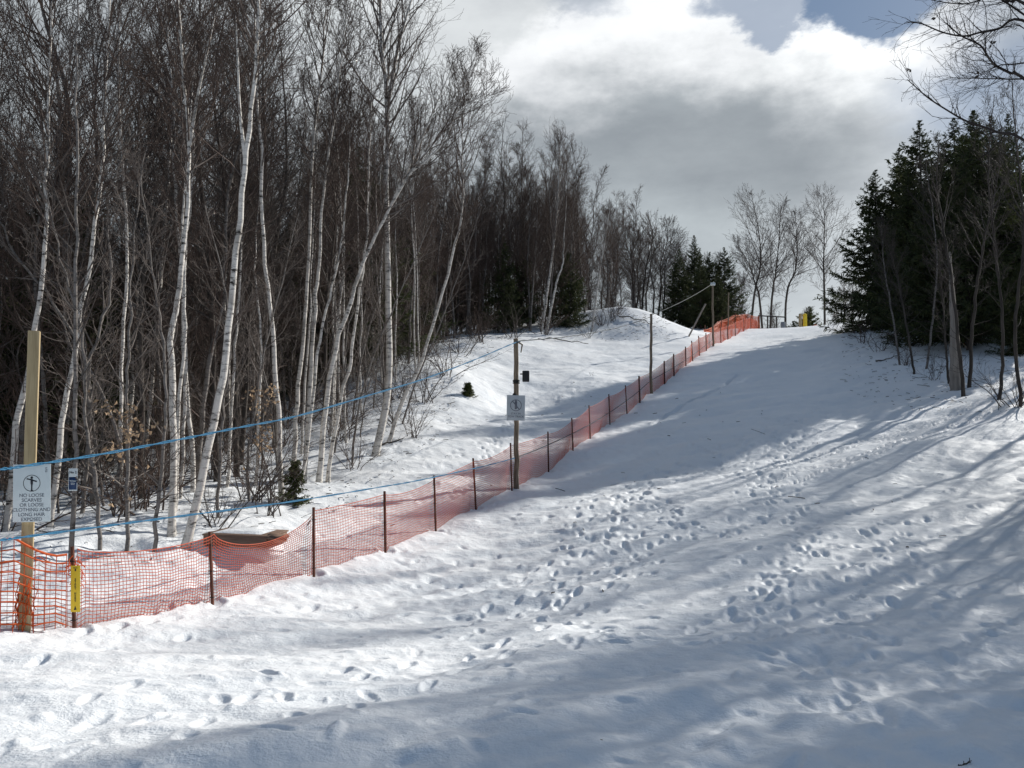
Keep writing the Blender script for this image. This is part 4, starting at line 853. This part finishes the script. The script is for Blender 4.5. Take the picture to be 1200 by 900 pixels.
rope('tow_rope', sagl(P(603, 537, d2-.08), L3, .25)+sagl(L3, L4, .1)[1:], .009, M['rope_dark'], 'lower tow rope running up behind the fence net')
g0 = [hit(px, py)+np.array([0, -.5, .025]) for px, py in [(626,487),(660,474),(700,460),(740,447)]]

# weathered board box behind the fence
bx = hit(280, 652); bx = np.array([*P(280, 648, 10.2)[:2], 0]); bx[2] = h(bx[0], bx[1]); bz = P(280, 641, 10.2)[2]-bx[2]
box = tag(empty('wooden_crate', bx, R(-12)), 'reddish brown wooden box lid with snow on top behind the net fence', 'crate')
g = Geo(); g.box((-.06, 0, bz+.07), (.92, .03, .13)); o = link('front_board', g.mesh('front_board', False), M['redwood'], box); bevel(o, .005)
g = Geo(); g.box((-.515, .27, bz+.07), (.03, .5, .13)); g.box((.395, .27, bz+.07), (.03, .5, .13)); link('side_board', g.mesh('side_board', False), M['redwood'], box)
g = Geo(); g.box((-.06, .27, bz+.145), (.96, .56, .022)); o = link('lid', g.mesh('lid', False), M['redwood'], box); bevel(o, .004)
g = Geo(); g.box((.50, .10, bz+.135), (.26, .24, .025), Euler((R(4), R(5), R(16)))); o = link('broken_board', g.mesh('broken_board', False), M['redwood'], box)
g = Geo(); g.box((-.06, .27, (bz-.1)/2), (.86, .46, bz+.1)); link('base', g.mesh('base', False), M['snow'], box)
a = np.linspace(-1, 1, 14); XX, YY = np.meshgrid(a, a, indexing='ij'); ZZ = .025*np.clip(1-XX**4, 0, 1)*np.clip(1-YY**4, 0, 1)*(1+.5*vnoise(XX*2+5, YY*2+5, 3)); V = np.stack([XX*.36-.1, YY*.2+.30, bz+.157+ZZ], -1).reshape(-1, 3); idx = np.arange(196).reshape(14, 14)
sc_ = link('snow_cap', np_mesh('snow_cap', V, np.stack([idx[:-1, :-1], idx[1:, :-1], idx[1:, 1:], idx[:-1, 1:]], -1).reshape(-1, 4)), M['snow'], box, True)

# crest furniture
def crest(px, py, d): p = P(px, py, d); p[2] = h(p[0], p[1]); return p
a, b = crest(889, 384, 66), crest(921, 384, 67)
gt = tag(empty('rail_gate', a), 'dark rail barrier on the crest right of the orange netting', 'barrier'); ab = b-a
ztop = P(890, 370, 66)[2]-a[2]
g = Geo(); g.tubes([(0, 0, ztop), tuple(ab+np.array([0, 0, ztop-ab[2]]))], [.06, .06], 5); link('top_rail', g.mesh('rail', False), M['black'], gt)
g = Geo(); g.tubes([(0, 0, ztop*.35), tuple(ab+np.array([0, 0, ztop*.35-ab[2]]))], [.05, .05], 5); link('lower_rail', g.mesh('rail', False), M['darkbark'], gt)
for f in (0, .33, .66, 1): g = Geo(); g.tubes([tuple(ab*f+(0, 0, -.3)), tuple(ab*f+(0, 0, ztop-ab[2]*f*.0))], [.06, .06], 5); link('rail_post', g.mesh('rail_post', False), M['darkbark'], gt)
g = Geo(); g.box((ab[0]*.78, 0, .5), (.35, .25, 1.3)); link('motor_housing', g.mesh('housing', False), M['steel'], gt)
for px, mt, lab, w in [(938, 'timber', 'pale tan short post on the crest', .2), (943.5, 'yellow', 'yellow painted post on the crest', .26)]:
    p = crest(px, 384, 62); ht_ = P(px, 368, 62)[2]-p[2]; r_ = tag(empty('marker_post', p), lab, 'post'); g = Geo(); g.box((0, 0, (ht_-.3)/2), (w, w, ht_+.3)); o = link('shaft', g.mesh('shaft', False), M[mt], r_); bevel(o, .02)
    g = Geo(); g.tubes([(0, 0, ht_), (0, 0, ht_+.06)], [w*.6, .02], 4); link('cap', g.mesh('cap', False), M[mt], r_)
p = crest(957, 384, 63); ob_ = tag(empty('snow_fence', p), 'short bit of orange netting right of the yellow post', 'fence'); root0 = p
g = net([p+(-.7, 0, 0), p+(0, .2, 0), p+(.9, .1, 0)], [.4, .55, .4], 10, .09, .01, .05, (0, 0), 50, .01); link('netting', rel(g).mesh('netting', False), M['net_orange'], ob_)

for s_ in list(st.values())+[sp, shs, pine]: s_.clean()

# ------------------------------------------------------------------ light
SUN_AZ, SUN_EL = 50.0, 27.0     # degrees right of the view direction, degrees above the horizon
sd = Vector((math.sin(R(SUN_AZ))*math.cos(R(SUN_EL)), math.cos(R(SUN_AZ))*math.cos(R(SUN_EL)), math.sin(R(SUN_EL))))
sl = bpy.data.lights.new('sun', 'SUN'); sl.energy = 5.0; sl.angle = R(.6); sl.color = (1, .965, .90); so = bpy.data.objects.new('sun', sl); COL.objects.link(so)
so.rotation_euler = sd.to_track_quat('Z', 'Y').to_euler(); so.location = (0, 0, 40)
w = bpy.data.worlds.new('World'); S.world = w; w.use_nodes = True; nt = w.node_tree; nt.nodes.clear()
out = N(nt, 'ShaderNodeOutputWorld'); bg = N(nt, 'ShaderNodeBackground'); bg.inputs['Strength'].default_value = .1; nt.links.new(bg.outputs[0], out.inputs[0])
sky = N(nt, 'ShaderNodeTexSky', sky_type='NISHITA'); sky.sun_disc = False; sky.sun_elevation = R(SUN_EL); sky.sun_rotation = R(SUN_AZ); sky.air_density = 1.0; sky.dust_density = .6
tc = N(nt, 'ShaderNodeTexCoord'); dirv = tc.outputs['Generated']
def vm(op, a, b=None):
    n = N(nt, 'ShaderNodeVectorMath', operation=op)
    for i, q in enumerate([a, b]):
        if q is None: continue
        if isinstance(q, (tuple, list, Vector)): n.inputs[i].default_value = q
        else: nt.links.new(q, n.inputs[i])
    return n
def mth(op, a, b=None, clamp=False):
    n = N(nt, 'ShaderNodeMath', operation=op); n.use_clamp = clamp
    for i, q in enumerate([a, b]):
        if q is None: continue
        if isinstance(q, (int, float)): n.inputs[i].default_value = q
        else: nt.links.new(q, n.inputs[i])
    return n.outputs[0]
def vn(scale, det, r_, stretch=(1, 1, 1.8)):
    v = vm('MULTIPLY', dirv, stretch).outputs[0]; return noise(nt, scale, det, r_, v)
nw = vn(2.6, 6, .55); nw2 = vn(9, 9, .58)
warp = vm('SCALE', vm('SUBTRACT', nw.outputs['Color'], (.5, .5, .5)).outputs[0]); warp.inputs['Scale'].default_value = .12
warp2 = vm('SCALE', vm('SUBTRACT', nw2.outputs['Color'], (.5, .5, .5)).outputs[0]); warp2.inputs['Scale'].default_value = .13
dv = vm('ADD', vm('ADD', dirv, warp.outputs[0]).outputs[0], warp2.outputs[0]).outputs[0]
def blob(px, py, rx, rz, soft=1.0, src=None):
    p = P(px, py, 1.0)-np.array([0, 0, CAMZ]); p /= np.linalg.norm(p); f = 1/FPX
    s_ = vm('SUBTRACT', src or dv, tuple(p)).outputs[0]; s_ = vm('MULTIPLY', s_, (1/(rx*f), 1/(rx*f), 1/(rz*f))).outputs[0]
    ln = vm('LENGTH', s_).outputs['Value']; mr = N(nt, 'ShaderNodeMapRange', interpolation_type='SMOOTHSTEP'); mr.inputs['From Min'].default_value = 1+soft*.5; mr.inputs['From Max'].default_value = max(0, 1-soft*.5); nt.links.new(ln, mr.inputs['Value']); return mr.outputs[0]
def mixc(f, a, b):
    n = N(nt, 'ShaderNodeMix', data_type='RGBA')
    if isinstance(f, (int, float)): n.inputs[0].default_value = f
    else: nt.links.new(f, n.inputs[0])
    for i, q in ((6, a), (7, b)):
        if isinstance(q, tuple): n.inputs[i].default_value = (*q, 1)
        else: nt.links.new(q, n.inputs[i])
    return n.outputs[2]
K = 10.0
cl = lambda r, g_, b: (r*K, g_*K, b*K)
billow = vn(5.5, 9, .6)
br = ramp(nt, billow.outputs['Fac'], [(.3, cl(.30, .335, .36)), (.55, cl(.44, .475, .50)), (.75, cl(.60, .63, .64))])
c = br.outputs['Color']
c = mixc(blob(640, 40, 300, 90, 1.3), c, cl(.66, .69, .71))
c = mixc(blob(840, 85, 240, 62, .3), c, cl(.88, .90, .92))
c = mixc(blob(985, 150, 110, 95, .35), c, cl(1.05, 1.07, 1.08))
c = mixc(blob(1030, 260, 150, 110, 1.3), c, cl(.78, .82, .85))
c = mixc(blob(795, 195, 215, 78, .9), c, cl(.335, .37, .40))
c = mixc(mth('MULTIPLY', blob(760, 320, 330, 70, 1.4), .8), c, cl(.43, .475, .505))
pf = vn(4.2, 10, .62, (1, 1, 2.4)); pr_ = ramp(nt, pf.outputs['Fac'], [(.32, (.84, .845, .86)), (.5, (1, 1, 1)), (.7, (1.13, 1.13, 1.12))])
mm = N(nt, 'ShaderNodeMix', data_type='RGBA', blend_type='MULTIPLY'); mm.inputs[0].default_value = 1; nt.links.new(c, mm.inputs[6]); nt.links.new(pr_.outputs['Color'], mm.inputs[7]); c = mm.outputs[2]
cover = vn(3.2, 8, .6, (1, 1, 2.2))
cov = N(nt, 'ShaderNodeMapRange', interpolation_type='SMOOTHSTEP'); cov.inputs['From Min'].default_value = .38; cov.inputs['From Max'].default_value = .55; nt.links.new(cover.outputs['Fac'], cov.inputs['Value'])
hole = mth('MAXIMUM', blob(1010, 4, 80, 30, .5), mth('MULTIPLY', blob(1185, 105, 85, 75, 1.2), .8))
hole = mth('MAXIMUM', hole, mth('MULTIPLY', blob(890, 38, 50, 18, .6), .7)); hole = mth('MAXIMUM', hole, mth('MULTIPLY', blob(700, 22, 40, 16, .9), .35))
keep = blob(650, 200, 760, 420, .6)          # the big cloud bank covers this part of the sky whole
sepd = N(nt, 'ShaderNodeSeparateXYZ'); nt.links.new(dirv, sepd.inputs[0])
front = N(nt, 'ShaderNodeMapRange'); front.inputs['From Min'].default_value = .1; front.inputs['From Max'].default_value = .6; nt.links.new(sepd.outputs['Y'], front.inputs['Value'])
cv = mth('MAXIMUM', mth('MULTIPLY', cov.outputs[0], mth('MAXIMUM', front.outputs[0], .12)), keep); cv = mth('SUBTRACT', cv, hole, True)
blue0 = mixc(.5, sky.outputs[0], cl(.22, .32, .47))
bm = N(nt, 'ShaderNodeMix', data_type='RGBA', blend_type='MULTIPLY'); bm.inputs[0].default_value = 1; nt.links.new(blue0, bm.inputs[6]); bm.inputs[7].default_value = (.62, .66, .70, 1); blue = bm.outputs[2]
fin = mixc(cv, blue, c)
nt.links.new(fin, bg.inputs['Color'])

S.view_settings.view_transform = 'Standard'; S.view_settings.look = 'None'; S.view_settings.exposure = .12; S.view_settings.gamma = 1
S.render.engine = 'CYCLES'; S.cycles.max_bounces = 6; S.cycles.diffuse_bounces = 3; S.cycles.transparent_max_bounces = 4; S.cycles.caustics_reflective = False; S.cycles.caustics_refractive = False
